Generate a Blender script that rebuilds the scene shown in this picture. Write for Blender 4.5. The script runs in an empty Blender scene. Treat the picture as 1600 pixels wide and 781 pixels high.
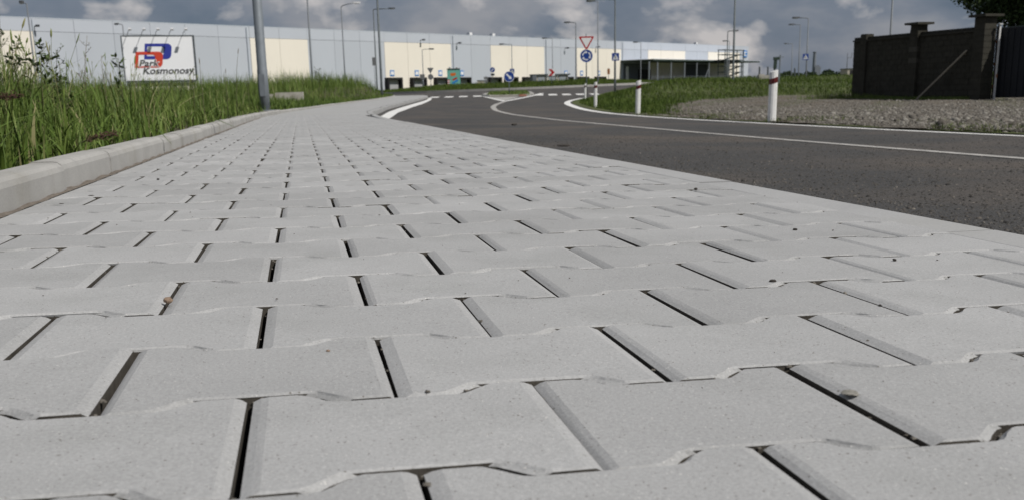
import bpy, math, random
import numpy as np
from mathutils import Vector, Matrix

rnd = random.Random(7)
nrs = np.random.RandomState(11)
S = bpy.context.scene
COL = S.collection
PI = math.pi
R = math.radians

# ------------------------------------------------------------------ camera
FPX = 1619.0                      # focal length in pixels of a 1600 px wide frame
PITCH = math.atan((533 - 146) / FPX)
ROLL = R(1.28)
CAMZ = 0.1976
cam = bpy.data.cameras.new('camera')
cam.sensor_width = 36.0
cam.lens = FPX * 36.0 / 1600.0
cam.shift_y = 142.5 / 1600.0
cam.clip_start = 0.02
cam.clip_end = 9000
cam.dof.use_dof = True
cam.dof.focus_distance = 1.35
cam.dof.aperture_fstop = 16.0
camo = bpy.data.objects.new('camera', cam)
COL.objects.link(camo)
_r = Vector((1, 0, 0)); _d = Vector((0, -math.sin(PITCH), -math.cos(PITCH))); _f = Vector((0, math.cos(PITCH), -math.sin(PITCH)))
_right = _r * math.cos(ROLL) + _d * math.sin(ROLL)
_down = _d * math.cos(ROLL) - _r * math.sin(ROLL)
_m = Matrix((( _right.x, -_down.x, -_f.x, 0), (_right.y, -_down.y, -_f.y, 0), (_right.z, -_down.z, -_f.z, 0), (0, 0, 0, 1)))
camo.matrix_world = Matrix.Translation((0, 0, CAMZ)) @ _m
S.camera = camo

# ------------------------------------------------------------------ sky and sun
SUN_EL = R(49); SUN_AZ = R(124)   # azimuth clockwise from +Y (straight ahead)
w = bpy.data.worlds.new('World'); S.world = w; w.use_nodes = True
nt = w.node_tree; nt.nodes.clear()
def N(t, ty, **k):
    n = t.nodes.new(ty)
    for a, b in k.items(): setattr(n, a, b)
    return n
out = N(nt, 'ShaderNodeOutputWorld'); bg = N(nt, 'ShaderNodeBackground'); bg.inputs[1].default_value = 0.1
sky = N(nt, 'ShaderNodeTexSky', sky_type='NISHITA'); sky.sun_disc = False
sky.sun_elevation = SUN_EL; sky.sun_rotation = SUN_AZ
tc = N(nt, 'ShaderNodeTexCoord'); mp = N(nt, 'ShaderNodeMapping'); mp.inputs['Scale'].default_value = (1, 1, 2.1)
mp.inputs['Location'].default_value = (0.37, 0.11, 0.52)
nt.links.new(tc.outputs['Generated'], mp.inputs[0])
n1 = N(nt, 'ShaderNodeTexNoise'); n1.inputs['Scale'].default_value = 7.5; n1.inputs['Detail'].default_value = 7; n1.inputs['Roughness'].default_value = .52; n1.inputs['Distortion'].default_value = .12
n2 = N(nt, 'ShaderNodeTexNoise'); n2.inputs['Scale'].default_value = 13; n2.inputs['Detail'].default_value = 8; n2.inputs['Roughness'].default_value = .48; n2.inputs['Distortion'].default_value = .1
mp2 = N(nt, 'ShaderNodeMapping'); mp2.inputs['Scale'].default_value = (1, 1, 1.7); mp2.inputs['Location'].default_value = (2.6, 1.3, 4.1)
nt.links.new(tc.outputs['Generated'], mp2.inputs[0])
nt.links.new(mp.outputs[0], n1.inputs[0]); nt.links.new(mp2.outputs[0], n2.inputs[0])
cr = N(nt, 'ShaderNodeValToRGB'); e = cr.color_ramp.elements
e[0].position = .36; e[0].color = (.105, .138, .192, 1); e[1].position = .66; e[1].color = (.275, .28, .31, 1)
x = cr.color_ramp.elements.new(.5); x.color = (.158, .184, .236, 1)
nt.links.new(n1.outputs[0], cr.inputs[0])
cr2 = N(nt, 'ShaderNodeValToRGB'); e = cr2.color_ramp.elements
e[0].position = .545; e[0].color = (0, 0, 0, 1); e[1].position = .65; e[1].color = (1, 1, 1, 1)
nt.links.new(n2.outputs[0], cr2.inputs[0])
mx = N(nt, 'ShaderNodeMixRGB'); mx.inputs[2].default_value = (.55, .52, .515, 1)
mulf = N(nt, 'ShaderNodeMath', operation='MULTIPLY'); mulf.inputs[1].default_value = .9
nt.links.new(cr2.outputs[0], mulf.inputs[0]); nt.links.new(mulf.outputs[0], mx.inputs[0]); nt.links.new(cr.outputs[0], mx.inputs[1])
x10 = N(nt, 'ShaderNodeVectorMath', operation='SCALE'); x10.inputs['Scale'].default_value = 10.0
nt.links.new(mx.outputs[0], x10.inputs[0])
mxs = N(nt, 'ShaderNodeMixRGB'); mxs.inputs[0].default_value = .94
nt.links.new(sky.outputs[0], mxs.inputs[1]); nt.links.new(x10.outputs[0], mxs.inputs[2])
nt.links.new(mxs.outputs[0], bg.inputs[0]); nt.links.new(bg.outputs[0], out.inputs[0])
sd = bpy.data.lights.new('sun', 'SUN'); sd.energy = 3.8; sd.angle = R(.53); sd.color = (1, .955, .89)
so = bpy.data.objects.new('sun', sd); COL.objects.link(so)
sdir = Vector((math.sin(SUN_AZ) * math.cos(SUN_EL), math.cos(SUN_AZ) * math.cos(SUN_EL), math.sin(SUN_EL)))
so.rotation_euler = sdir.to_track_quat('Z', 'Y').to_euler(); so.location = (30, -10, 60)
S.view_settings.view_transform = 'Standard'; S.view_settings.look = 'None'
S.view_settings.exposure = 0.0; S.view_settings.gamma = 1.0; S.view_settings.use_curve_mapping = False

# ------------------------------------------------------------------ lie of the land
YT = [-5, 25, 35, 47, 59, 74, 85, 100, 170, 260, 600, 4000]
ZT = [.0355, -.1775, -.215, -.15, -.05, .12, .30, .62, 1.08, 2.0, 2.2, 2.2]
_yy = np.linspace(-60, 4000, 16241); _zz = np.interp(_yy, YT, ZT)
_k = np.ones(29) / 29; _zs = np.convolve(np.pad(_zz, 14, mode='edge'), _k, mode='valid')
_bl = np.clip((_yy - 10) / 12, 0, 1); _zz = _zz * (1 - _bl) + _zs * _bl
_neg = _yy < -5; _zz[_neg] = .0355 - .0071 * (_yy[_neg] + 5)
def Zb(X, Y):
    """level of the footpath"""
    X = np.asarray(X, float); Y = np.asarray(Y, float)
    fade = 1 - np.clip((Y - 30) / 40, 0, 1)
    tilt = np.clip((Y - 78) / 20, 0, 1)
    return np.interp(Y, _yy, _zz) - .0144 * np.clip(X, -8, 8) * fade + .016 * np.clip(X, -14, 14) * tilt
def sm(a, b, x):
    t = np.clip((np.asarray(x, float) - a) / (b - a), 0, 1); return t * t * (3 - 2 * t)
def interp(T, Y): return np.interp(Y, [t[0] for t in T], [t[1] for t in T])
def smooth_tab(T, step=.5, win=9):
    ys = np.arange(T[0][0], T[-1][0] + step, step); xs = np.interp(ys, [t[0] for t in T], [t[1] for t in T])
    for _ in range(2):
        p = np.pad(xs, win // 2, mode='reflect', reflect_type='odd'); xs = np.convolve(p, np.ones(win) / win, mode='valid')
    return list(zip(ys, xs))
_st = lambda u: [(y, (u - .1473) / .9816 - .1943 * y) for y in (-4, 2, 6, 10, 14)]
XL = smooth_tab(_st(-.4) + [(22.2, -4.62), (37.8, -6.52), (51.4, -7.26), (64.2, -7.55), (78, -8.0), (88, -11.5), (95, -17), (102, -24), (128, -42)])
XS = smooth_tab(_st(1.2) + [(22.9, -2.95), (37.6, -4.25), (50.9, -4.78), (66.4, -5.2), (76, -5.5), (80, -6.6), (88, -11), (95, -16.5), (102, -23.6), (128, -41.5)])
XO = smooth_tab([(-4, 7.4), (9, 4.38), (11, 3.95), (14.3, 3.55), (18, 3.0), (25.1, 2.56), (31, 2.48), (38.6, 2.5), (46.2, 2.6), (52, 3.0), (57.8, 3.8), (60.4, 4.3), (68, 5.5), (76, 6.6), (86, 8.6), (94, 13.5), (102, 22), (128, 44)])
XC = smooth_tab([(2, 3.55), (5.7, 2.79), (6.8, 2.57), (8.4, 2.29), (11.1, 1.86), (14.2, 1.42), (17.8, .9), (23.2, .38), (26.7, .05), (34, -.36), (41, -.54), (47, -.45), (54.7, -.09)], win=5)
YAW = .1919; TX = .1473; TY = -.4471
def pav(u, v):
    """paving grid -> world x, y"""
    u = u - TX; v = v - TY
    return u * math.cos(YAW) - v * math.sin(YAW), u * math.sin(YAW) + v * math.cos(YAW)
def Zleft(X, Y):
    X = np.asarray(X, float); Y = np.asarray(Y, float)
    d = interp(XL, Y) - X
    z = Zb(np.maximum(X, -8), Y) + .045
    z = z + .05 * sm(.2, 2.5, d) * (1 - sm(25, 40, Y))
    bank = sm(40, 62, Y) * (1 - sm(76, 86, Y)) * sm(.5, 2.2, d)
    return z + .72 * bank + .3 * sm(80, 120, Y) * sm(3, 20, d)
def Zright(X, Y):
    X = np.asarray(X, float); Y = np.asarray(Y, float)
    d = X - interp(XO, Y)
    z = Zb(X, Y) - .12
    ramp = sm(44, 74, Y + .25 * np.clip(12 - X, 0, 8)) * sm(.6, 5.0, d)
    z = z + .66 * ramp * (1 - .55 * sm(80, 130, Y)) * (1 - .3 * sm(12, 26, X))
    return z + .02 * sm(.5, 2, d)
def colx(px, Y):                   # lateral position seen at a given column of the photograph, near eye level
    return (px - 791.4) * Y / (FPX * 1.0281)
def rowz(px, py, Y):               # height seen at a given row of the photograph
    return CAMZ + (146 - .0223 * (px - 800) - py) * Y / FPX * .946

# ------------------------------------------------------------------ mesh helpers
class MB:
    def __init__(s): s.v = []; s.f = []
    def add(s, vs, fs):
        o = len(s.v); s.v += [tuple(p) for p in vs]; s.f += [tuple(i + o for i in f) for f in fs]; return s
    def box(s, c, d, rz=0, m=None):
        x, y, z = d[0] / 2, d[1] / 2, d[2] / 2
        P = [Vector((a * x, b * y, e * z)) for a in (-1, 1) for b in (-1, 1) for e in (-1, 1)]
        if m is not None: P = [m @ p for p in P]
        q = Matrix.Rotation(rz, 3, 'Z'); c = Vector(c)
        return s.add([q @ p + c for p in P], [(0, 1, 3, 2), (4, 6, 7, 5), (0, 4, 5, 1), (2, 3, 7, 6), (0, 2, 6, 4), (1, 5, 7, 3)])
    def bar(s, a, b, wd, th=None):
        a = Vector(a); b = Vector(b); th = th or wd; d = b - a
        m = d.to_track_quat('Z', 'Y').to_matrix()
        return s.box((a + b) / 2, (wd, th, d.length), 0, m)
    def tube(s, pts, rad, n=10, caps=True):
        pts = [Vector(p) for p in pts]; k = len(pts)
        if not hasattr(rad, '__len__'): rad = [rad] * k
        V = []; F = []
        for i, p in enumerate(pts):
            t = (pts[min(i + 1, k - 1)] - pts[max(i - 1, 0)]).normalized()
            ref = Vector((0, 1, 0)) if abs(t.y) < .9 else Vector((1, 0, 0))
            a = t.cross(ref).normalized(); b = t.cross(a)
            for j in range(n):
                g = 2 * PI * j / n; V.append(p + (a * math.cos(g) + b * math.sin(g)) * rad[i])
        for i in range(k - 1):
            for j in range(n):
                F.append((i * n + j, i * n + (j + 1) % n, (i + 1) * n + (j + 1) % n, (i + 1) * n + j))
        if caps: F.append(tuple(range(n))); F.append(tuple(range((k - 1) * n, k * n))[::-1])
        return s.add(V, F)
    def prism(s, poly, a, b, fn):
        """poly: 2-D outline, extruded from depth a to b; fn(x, y, d) -> point"""
        n = len(poly); V = [fn(p[0], p[1], a) for p in poly] + [fn(p[0], p[1], b) for p in poly]
        F = [tuple(range(n)), tuple(range(2 * n - 1, n - 1, -1))] + [(i, i + n, (i + 1) % n + n, (i + 1) % n) for i in range(n)]
        return s.add(V, F)
    def ring(s, o, i, a, b, fn):
        n = len(o); V = [fn(p[0], p[1], d) for d in (a, b) for q in (o, i) for p in q]; F = []
        for k in range(n):
            l = (k + 1) % n
            F += [(k, l, n + l, n + k), (2 * n + k, 3 * n + k, 3 * n + l, 2 * n + l), (k, 2 * n + k, 2 * n + l, l), (n + k, n + l, 3 * n + l, 3 * n + k)]
        return s.add(V, F)
    def mesh(s, name, mat, smooth=False):
        me = bpy.data.meshes.new(name); me.from_pydata(s.v, [], s.f); me.validate(); me.update()
        import bmesh
        bm = bmesh.new(); bm.from_mesh(me); bmesh.ops.recalc_face_normals(bm, faces=bm.faces); bm.to_mesh(me); bm.free()
        me.materials.append(M[mat] if isinstance(mat, str) else mat)
        if smooth: me.polygons.foreach_set('use_smooth', [True] * len(me.polygons))
        return me
    def build(s, name, mat, parent=None, smooth=False, loc=None):
        return link(name, s.mesh(name, mat, smooth), parent, loc)
def link(name, me, parent=None, loc=None, rot=None):
    o = bpy.data.objects.new(name, me); COL.objects.link(o)
    if parent: o.parent = parent
    if loc is not None: o.location = loc
    if rot is not None: o.rotation_euler = rot
    return o
def tag(o, label=None, cat=None, group=None, kind=None):
    if label: o['label'] = label
    if cat: o['category'] = cat
    if group: o['group'] = group
    if kind: o['kind'] = kind
    return o
def thing(name, label, cat, loc=(0, 0, 0), rz=0, group=None):
    o = bpy.data.objects.new(name, None); COL.objects.link(o); o.empty_display_size = .1
    o.location = loc; o.rotation_euler = (0, 0, rz); return tag(o, label, cat, group)
def arrays(name, V, F, mat, parent=None, smooth=False, tint=None):
    """fast mesh from numpy: V (n,3), F (m,3 or 4)"""
    me = bpy.data.meshes.new(name); k = F.shape[1]
    me.vertices.add(len(V)); me.vertices.foreach_set('co', np.ascontiguousarray(V, np.float32).ravel())
    me.loops.add(F.size); me.loops.foreach_set('vertex_index', np.ascontiguousarray(F, np.int32).ravel())
    me.polygons.add(len(F)); me.polygons.foreach_set('loop_start', np.arange(0, F.size, k, dtype=np.int32))
    me.polygons.foreach_set('loop_total', np.full(len(F), k, np.int32))
    if smooth: me.polygons.foreach_set('use_smooth', np.ones(len(F), bool))
    me.update(calc_edges=True); me.materials.append(M[mat])
    if tint is not None:
        at = me.attributes.new('tint', 'FLOAT', 'POINT'); at.data.foreach_set('value', np.ascontiguousarray(tint, np.float32))
    return link(name, me, parent)
def strip(name, ys, lefts, rights, zf, mat, nx=8, parent=None, power=1.0, smooth=True):
    ys = np.asarray(ys, float); t = np.linspace(0, 1, nx) ** power
    X = lefts[:, None] * (1 - t) + rights[:, None] * t; Y = np.repeat(ys[:, None], nx, 1)
    Z = zf(X, Y); V = np.stack([X, Y, Z], -1).reshape(-1, 3)
    i = np.arange(len(ys) - 1)[:, None] * nx + np.arange(nx - 1)[None]
    F = np.stack([i, i + 1, i + nx + 1, i + nx], -1).reshape(-1, 4)
    return arrays(name, V, F, mat, parent, smooth)

# ------------------------------------------------------------------ materials
M = {}
def mat(name, col, rough=.8, metal=0, spec=.3, var=0, vscale=3, bump=0, bscale=60, col2=None, c2scale=2, c2=(.45, .65), speck=None, rand=0, attr=None, coat=0, fine=None, stretch=None):
    """procedural material in world space: base colour, broad mottling, a second colour in patches, specks and fine relief"""
    m = bpy.data.materials.new(name); m.use_nodes = True; t = m.node_tree; b = t.nodes['Principled BSDF']
    b.inputs['Roughness'].default_value = rough; b.inputs['Metallic'].default_value = metal
    b.inputs['Specular IOR Level'].default_value = spec
    if coat: b.inputs['Coat Weight'].default_value = coat
    geo = N(t, 'ShaderNodeNewGeometry'); src = geo.outputs['Position']
    if stretch:
        mpn = N(t, 'ShaderNodeMapping'); mpn.inputs['Scale'].default_value = stretch; t.links.new(src, mpn.inputs[0]); src = mpn.outputs[0]
    rgb = N(t, 'ShaderNodeRGB'); rgb.outputs[0].default_value = (*col, 1); c = rgb.outputs[0]
    def noise(sc, det=5, ro=.6):
        n = N(t, 'ShaderNodeTexNoise'); n.inputs['Scale'].default_value = sc; n.inputs['Detail'].default_value = det; n.inputs['Roughness'].default_value = ro
        t.links.new(src, n.inputs[0]); return n.outputs[0]
    def ramp(f, a, bb):
        r = N(t, 'ShaderNodeMapRange'); r.inputs[1].default_value = a; r.inputs[2].default_value = bb; t.links.new(f, r.inputs[0]); return r.outputs[0]
    def mixc(f, a, colour, blend='MIX'):
        x = N(t, 'ShaderNodeMixRGB', blend_type=blend); t.links.new(a, x.inputs[1])
        if hasattr(f, 'links') or hasattr(f, 'node'): t.links.new(f, x.inputs[0])
        else: x.inputs[0].default_value = f
        if hasattr(colour, 'node'): t.links.new(colour, x.inputs[2])
        else: x.inputs[2].default_value = (*colour, 1)
        return x.outputs[0]
    if col2: c = mixc(ramp(noise(c2scale, 6), *c2), c, col2)
    def vary(f, amt, c):
        r = N(t, 'ShaderNodeMapRange'); r.inputs[3].default_value = 1 - amt; r.inputs[4].default_value = 1 + amt; t.links.new(f, r.inputs[0])
        h = N(t, 'ShaderNodeHueSaturation'); t.links.new(r.outputs[0], h.inputs['Value']); t.links.new(c, h.inputs['Color']); return h.outputs[0]
    if var:
        c = vary(ramp(noise(vscale, 6), .3, .7), var, c)
    if fine: c = vary(ramp(noise(fine[0], 3, .7), .3, .7), fine[1], c)
    if rand:
        oi = N(t, 'ShaderNodeObjectInfo'); c = vary(oi.outputs['Random'], rand, c)
    if attr:
        an = N(t, 'ShaderNodeAttribute', attribute_name='tint'); cr = N(t, 'ShaderNodeValToRGB'); t.links.new(an.outputs['Fac'], cr.inputs[0])
        el = cr.color_ramp.elements; el[0].position = 0; el[0].color = (*attr[0], 1); el[1].position = 1; el[1].color = (*attr[-1], 1)
        for i, cc in enumerate(attr[1:-1]):
            ee = el.new((i + 1) / (len(attr) - 1)); ee.color = (*cc, 1)
        c = cr.outputs[0]
    if speck:
        for sc, thr, cc in speck:
            v = N(t, 'ShaderNodeTexVoronoi'); v.inputs['Scale'].default_value = sc; t.links.new(src, v.inputs[0])
            n3 = noise(sc * .37, 1)
            ad = N(t, 'ShaderNodeMath', operation='MULTIPLY_ADD'); ad.inputs[1].default_value = .45; t.links.new(n3, ad.inputs[0]); t.links.new(v.outputs['Distance'], ad.inputs[2])
            r = ramp(ad.outputs[0], thr + .07, thr)
            c = mixc(r, c, cc)
    t.links.new(c, b.inputs['Base Color'])
    if bump:
        bn = N(t, 'ShaderNodeBump'); bn.inputs['Strength'].default_value = bump; bn.inputs['Distance'].default_value = .6 / bscale
        t.links.new(noise(bscale, 5, .7), bn.inputs['Height']); t.links.new(bn.outputs[0], b.inputs['Normal'])
    M[name] = m; return m
mat('paver', (.36, .363, .364), .92, spec=.15, var=.08, vscale=3.2, rand=.07, fine=(420, .16), bump=.45, bscale=480, col2=(.32, .324, .322), c2scale=6, c2=(.5, .75),
    speck=[(200, .285, (.17, .16, .145)), (290, .28, (.58, .57, .55))])
mat('paver_side_shade', (.07, .063, .053), 1, var=.3, vscale=60, bump=.5, bscale=300)  # soil-dark stone sides; deep joint shade is put into this colour too
mat('pathtop', (.36, .363, .364), .92, spec=.15, var=.06, vscale=2.5, fine=(160, .08), bump=.3, bscale=200, col2=(.33, .33, .32), c2scale=1.3)
mat('kerbstone', (.375, .37, .355), .92, spec=.15, var=.10, vscale=5, rand=.05, fine=(300, .12), bump=.35, bscale=380, col2=(.30, .29, .26), c2scale=3.5, c2=(.52, .75), speck=[(210, .26, (.2, .19, .17))])
mat('bed', (.028, .025, .021), 1, var=.3, vscale=40, bump=.6, bscale=200)
mat('sand', (.15, .13, .11), 1, var=.25, vscale=30, bump=.7, bscale=220, fine=(260, .3))
mat('asphalt', (.062, .061, .060), .86, spec=.3, var=.16, vscale=.6, fine=(150, .45), bump=1.0, bscale=95, col2=(.092, .078, .066), c2scale=.6, c2=(.45, .68),
    speck=[(52, .33, (.115, .11, .10)), (75, .34, (.022, .022, .022)), (110, .30, (.19, .18, .165))])
mat('chip', (.06, .06, .06), .9, attr=[(.03, .029, .027), (.056, .053, .049), (.085, .077, .068), (.17, .155, .135)])
mat('paint', (.72, .72, .70), .75, var=.12, vscale=4, col2=(.42, .41, .39), c2scale=9, c2=(.55, .78), bump=.3, bscale=150)
mat('paint_worn', (.40, .39, .37), .8, var=.2, vscale=5, col2=(.16, .155, .145), c2scale=16, c2=(.5, .75), bump=.4, bscale=150)
mat('soil', (.085, .072, .045), 1, var=.3, vscale=3, bump=.6, bscale=30, col2=(.05, .07, .022), c2scale=1.1)
mat('field', (.06, .08, .024), 1, var=.28, vscale=.25, bump=.6, bscale=6, col2=(.10, .105, .045), c2scale=.08, fine=(3, .25))
mat('gravel_bed', (.135, .122, .103), 1, var=.2, vscale=1.5, fine=(28, .35), bump=1, bscale=26, col2=(.11, .09, .065), c2scale=.7, c2=(.46, .6))
mat('stone', (.36, .345, .315), .95, rand=.1, attr=[(.075, .067, .057), (.12, .109, .094), (.155, .144, .126), (.25, .236, .21)], bump=.5, bscale=60)
mat('grass', (.06, .1, .02), .62, spec=.25, attr=[(.034, .064, .011), (.066, .112, .017), (.105, .16, .028), (.165, .215, .055), (.26, .24, .12)])
mat('lawn', (.06, .1, .02), .8, spec=.15, attr=[(.036, .062, .012), (.052, .086, .014), (.072, .108, .019), (.095, .13, .030), (.16, .15, .075)])
mat('weed_stem', (.10, .095, .05), .8, var=.3, vscale=30)
mat('weed_leaf', (.055, .085, .022), .7, var=.3, vscale=40)
mat('weed_dry', (.16, .13, .085), .9, var=.3, vscale=40)
mat('sorrel', (.045, .022, .014), .85, var=.4, vscale=120)
mat('steel', (.20, .225, .25), .6, metal=.25, spec=.4, var=.12, vscale=6, bump=.06, bscale=40)
mat('steel_dark', (.10, .115, .12), .55, metal=.4, var=.15, vscale=4)
mat('pole_far', (.17, .185, .20), .6, metal=.4)
mat('lampglass', (.75, .77, .78), .25, spec=.5)
mat('lamphead', (.055, .06, .065), .5)
mat('lamphead_pale', (.55, .56, .57), .45)
mat('grey_panel', (.47, .505, .56), .75, spec=.15, var=.025, vscale=.2, rand=.025, stretch=(1, 1, .2))
mat('grey_band', (.49, .525, .585), .75, spec=.15, var=.02, vscale=.2, rand=.015)
mat('cream_panel', (.81, .765, .68), .75, spec=.15, var=.025, vscale=.2, rand=.02)
mat('trim', (.47, .52, .58), .5)
mat('dark', (.022, .022, .024), .7)
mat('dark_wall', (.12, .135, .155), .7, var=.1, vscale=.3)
mat('rubber', (.015, .015, .016), .8)
mat('dock_door', (.35, .36, .37), .6, var=.08, vscale=1)
mat('signblue', (.012, .05, .26), .4, spec=.4)
mat('signblue_pale', (.03, .20, .55), .4)
mat('signwhite', (.78, .79, .80), .45)
mat('signred', (.42, .018, .02), .45)
mat('signback', (.20, .205, .21), .5, metal=.3)
mat('signblack', (.015, .015, .018), .5)
mat('board', (.86, .88, .91), .5, var=.015, vscale=1)
mat('board_blue', (.035, .05, .32), .5)
mat('board_red', (.60, .065, .035), .5)
mat('canopy_green', (.035, .055, .045), .6)
mat('teal', (.16, .42, .36), .5, var=.05, vscale=2)
mat('orange', (.62, .14, .02), .5)
mat('post_white', (.74, .74, .73), .5, spec=.35, var=.07, vscale=14, col2=(.5, .48, .44), c2scale=20, c2=(.62, .8))
mat('post_red', (.10, .01, .01), .35, spec=.5)
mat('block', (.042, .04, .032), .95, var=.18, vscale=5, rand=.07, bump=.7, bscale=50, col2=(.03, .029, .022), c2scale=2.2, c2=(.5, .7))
mat('block_pale', (.065, .062, .052), .95, var=.15, vscale=5, rand=.12, bump=.7, bscale=50)
mat('mortar', (.035, .033, .027), 1, var=.2, vscale=8)
mat('gate_paint', (.016, .018, .023), .55, metal=.2, var=.2, vscale=1.2, col2=(.03, .022, .018), c2scale=2.5, c2=(.62, .75))
mat('plank', (.30, .27, .22), .85, var=.15, vscale=8)
mat('rust', (.30, .14, .07), .9, var=.3, vscale=12)
mat('bark', (.065, .05, .036), .95, var=.3, vscale=8, bump=.6, bscale=30)
mat('leaf', (.04, .07, .02), .7, attr=[(.018, .034, .010), (.03, .052, .014), (.045, .075, .02), (.065, .095, .03)])
mat('leaf_far', (.04, .06, .03), .9, var=.35, vscale=1.3, attr=[(.022, .04, .016), (.034, .056, .022), (.05, .075, .03)])
mat('concrete', (.40, .385, .345), .95, var=.12, vscale=3, bump=.5, bscale=60, col2=(.27, .25, .21), c2scale=4)
mat('pebble_brown', (.25, .18, .13), .9, var=.3, vscale=200, bump=.6, bscale=300)
mat('pebble_dark', (.05, .045, .04), .95, var=.3, vscale=200, bump=.6, bscale=300)
mat('crumb', (.24, .23, .205), 1, var=.4, vscale=260, bump=.8, bscale=300)
mat('tower_grey', (.18, .20, .23), .9)
mat('house_beige', (.42, .39, .33), .9, var=.1, vscale=.4)
mat('glass', (.30, .33, .36), .15, spec=.6)
mat('redbrick', (.36, .17, .12), .9, var=.2, vscale=4)

# ------------------------------------------------------------------ ground sheet to the horizon
def ground():
    ys = np.concatenate([np.linspace(-40, -5, 10), np.linspace(-4, 128, 133), 128 + 4000 * np.linspace(.004, 1, 60) ** 2.2])
    t = np.linspace(-1, 1, 181); xs = np.sign(t) * (60 * np.abs(t) + 3200 * np.abs(t) ** 6)
    X, Y = np.meshgrid(xs, ys)
    xl = interp(XL, np.clip(Y, -4, 128)); xo = interp(XO, np.clip(Y, -4, 128))
    low = Zb(X, Y) - .34
    Z = low.copy()
    far = sm(118, 150, Y)
    lf = Zleft(X, Y) - .10; rt = Zright(X, Y) - .10
    Z = np.where(X < xl - 1.5, lf, Z); Z = np.where(X > xo + 1.5, rt, Z)
    Z = Z * (1 - far) + (Zb(X, Y) + .0) * far
    n = X.shape[1]; V = np.stack([X, Y, Z], -1).reshape(-1, 3)
    i = np.arange(X.shape[0] - 1)[:, None] * n + np.arange(n - 1)[None]
    F = np.stack([i, i + 1, i + n + 1, i + n], -1).reshape(-1, 4)
    tag(arrays('ground', V, F, 'field', smooth=True), kind='structure')
ground()
ysn = np.concatenate([np.arange(-3, 30, .5), np.arange(30, 128.1, 1.0)])
# the two verges: strips that start at the kerb and at the edge of the asphalt
vl = strip('grass_verge', ysn, interp(XL, ysn) - .075, interp(XL, ysn) - 70, Zleft, 'soil', 60, power=2.2); tag(vl, kind='structure')
vr = strip('roadside_verge', ysn, interp(XO, ysn) + .22, interp(XO, ysn) + 80, Zright, 'field', 70, power=2.0); tag(vr, kind='structure')
# the gravel yard on the right, 1 cm above the verge
def gravel_edges(Y):
    a = np.interp(Y, [-3, 8, 14, 20, 26, 32, 38, 46, 52], [.32, .32, .34, .5, 1.2, 2.2, 3.3, 5.5, 10]); b = np.interp(Y, [-3, 52], [26, 26])
    return interp(XO, Y) + a, interp(XO, Y) + b
yg = np.arange(-3, 50.1, .4); ga, gb = gravel_edges(yg)
ga = ga + .18 * np.sin(yg * 2.1) + .12 * np.sin(yg * 5.3 + 1)
gy = strip('gravel_yard', yg, ga, gb, lambda X, Y: Zright(X, Y) + .012 + .02 * np.sin(X * 1.7 + .6 * Y) * np.sin(Y * 1.3) * sm(0, .6, X - interp(XO, Y) - .8), 'gravel_bed', 90, power=1.6); tag(gy, kind='structure')
# the road
road = strip('road', ysn, interp(XS, ysn) - .03, interp(XO, ysn) + .26, lambda X, Y: Zb(X, Y) - .13, 'asphalt', 14); tag(road, kind='structure')
def Zr(X, Y, h=.004): return Zb(X, Y) - .13 + h
def line(name, tab, wd, y0, y1, matn, h=.004, step=.5):
    ys = np.arange(y0, y1 + .01, step); c = interp(tab, ys)
    d = np.gradient(c, ys); nrm = np.sqrt(1 + d * d)
    wv = wd if hasattr(wd, '__len__') else [wd]
    W = np.interp(ys, np.linspace(y0, y1, len(wv)), wv) if len(wv) > 1 else wv[0]
    return strip(name, ys, c - W / 2 * nrm, c + W / 2 * nrm, lambda X, Y: Zr(X, Y, h), matn, 3, parent=road)
line('edge_line', XO, [.13, .13, .15, .2, .26, .3, .26, .25], -2, 60.5, 'paint')
line('centre_line', XC, [.1, .1, .11, .13, .15, .2, .22, .2], 2, 55, 'paint_worn')
# white band that follows the curving kerb
bo = [(20, -2.25), (23.2, -2.51), (31.8, -3.25), (41.1, -3.72), (51.7, -4.05), (61.5, -4.45), (68, -4.75), (73, -5.2)]
bi = [(20, -2.50), (25.3, -2.98), (34, -3.75), (41.4, -4.15), (49.5, -4.45), (59.6, -4.72), (68, -5.0), (73, -5.4)]
yb = np.arange(20, 73.1, .5)
strip('edge_band', yb, interp(smooth_tab(bi), yb), interp(smooth_tab(bo), yb), lambda X, Y: Zr(X, Y, .005), 'paint', 3, parent=road)
# zebra crossing
def stripe(x0, x1, y0, y1, sk=0):
    ys = np.linspace(y0, y1, 5); strip('crossing_stripe', ys, np.full(5, x0) + sk * (ys - y0), np.full(5, x1) + sk * (ys - y0), lambda X, Y: Zr(X, Y, .006), 'paint', 3, parent=road)
for k in range(5): stripe(-5.35 + k * 1.0, -4.75 + k * 1.0, 73.5 + .25 * k, 77.5 + .25 * k, -.02)
for k in range(5): stripe(1.95 + k * .95, 2.55 + k * .95, 73.4 - .5 * k, 78.6 - .5 * k, .03)
# splitter island: paint, kerbed bed
def flatpoly(name, pts, h, matn, parent):
    V = [(x, y, float(Zr(x, y, h))) for x, y in pts]; return MB().add(V, [tuple(range(len(V)))]).build(name, matn, parent)
def paintline(pts, wd, h, name='island_line'):
    m = MB()
    for (a, b), (c, d) in zip(pts[:-1], pts[1:]):
        l = math.hypot(c - a, d - b); nx, ny = -(d - b) / l * wd / 2, (c - a) / l * wd / 2
        for q in range(6):
            t0, t1 = q / 6, (q + 1) / 6
            P = [(a + (c - a) * t + s * nx, b + (d - b) * t + s * ny) for t, s in ((t0, 1), (t1, 1), (t1, -1), (t0, -1))]
            m.add([(x, y, float(Zr(x, y, h))) for x, y in P], [(0, 1, 2, 3)])
    m.build(name, 'paint', road)
paintline([(-1.75, 77.5), (-.1, 55.0)], .26, .006); paintline([(-.1, 55.0), (2.75, 82)], .3, .0075)
flatpoly('island_hatching', [(-.12, 57.5), (.95, 70), (-1.05, 70)], .0045, 'paint_worn', road)

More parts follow.
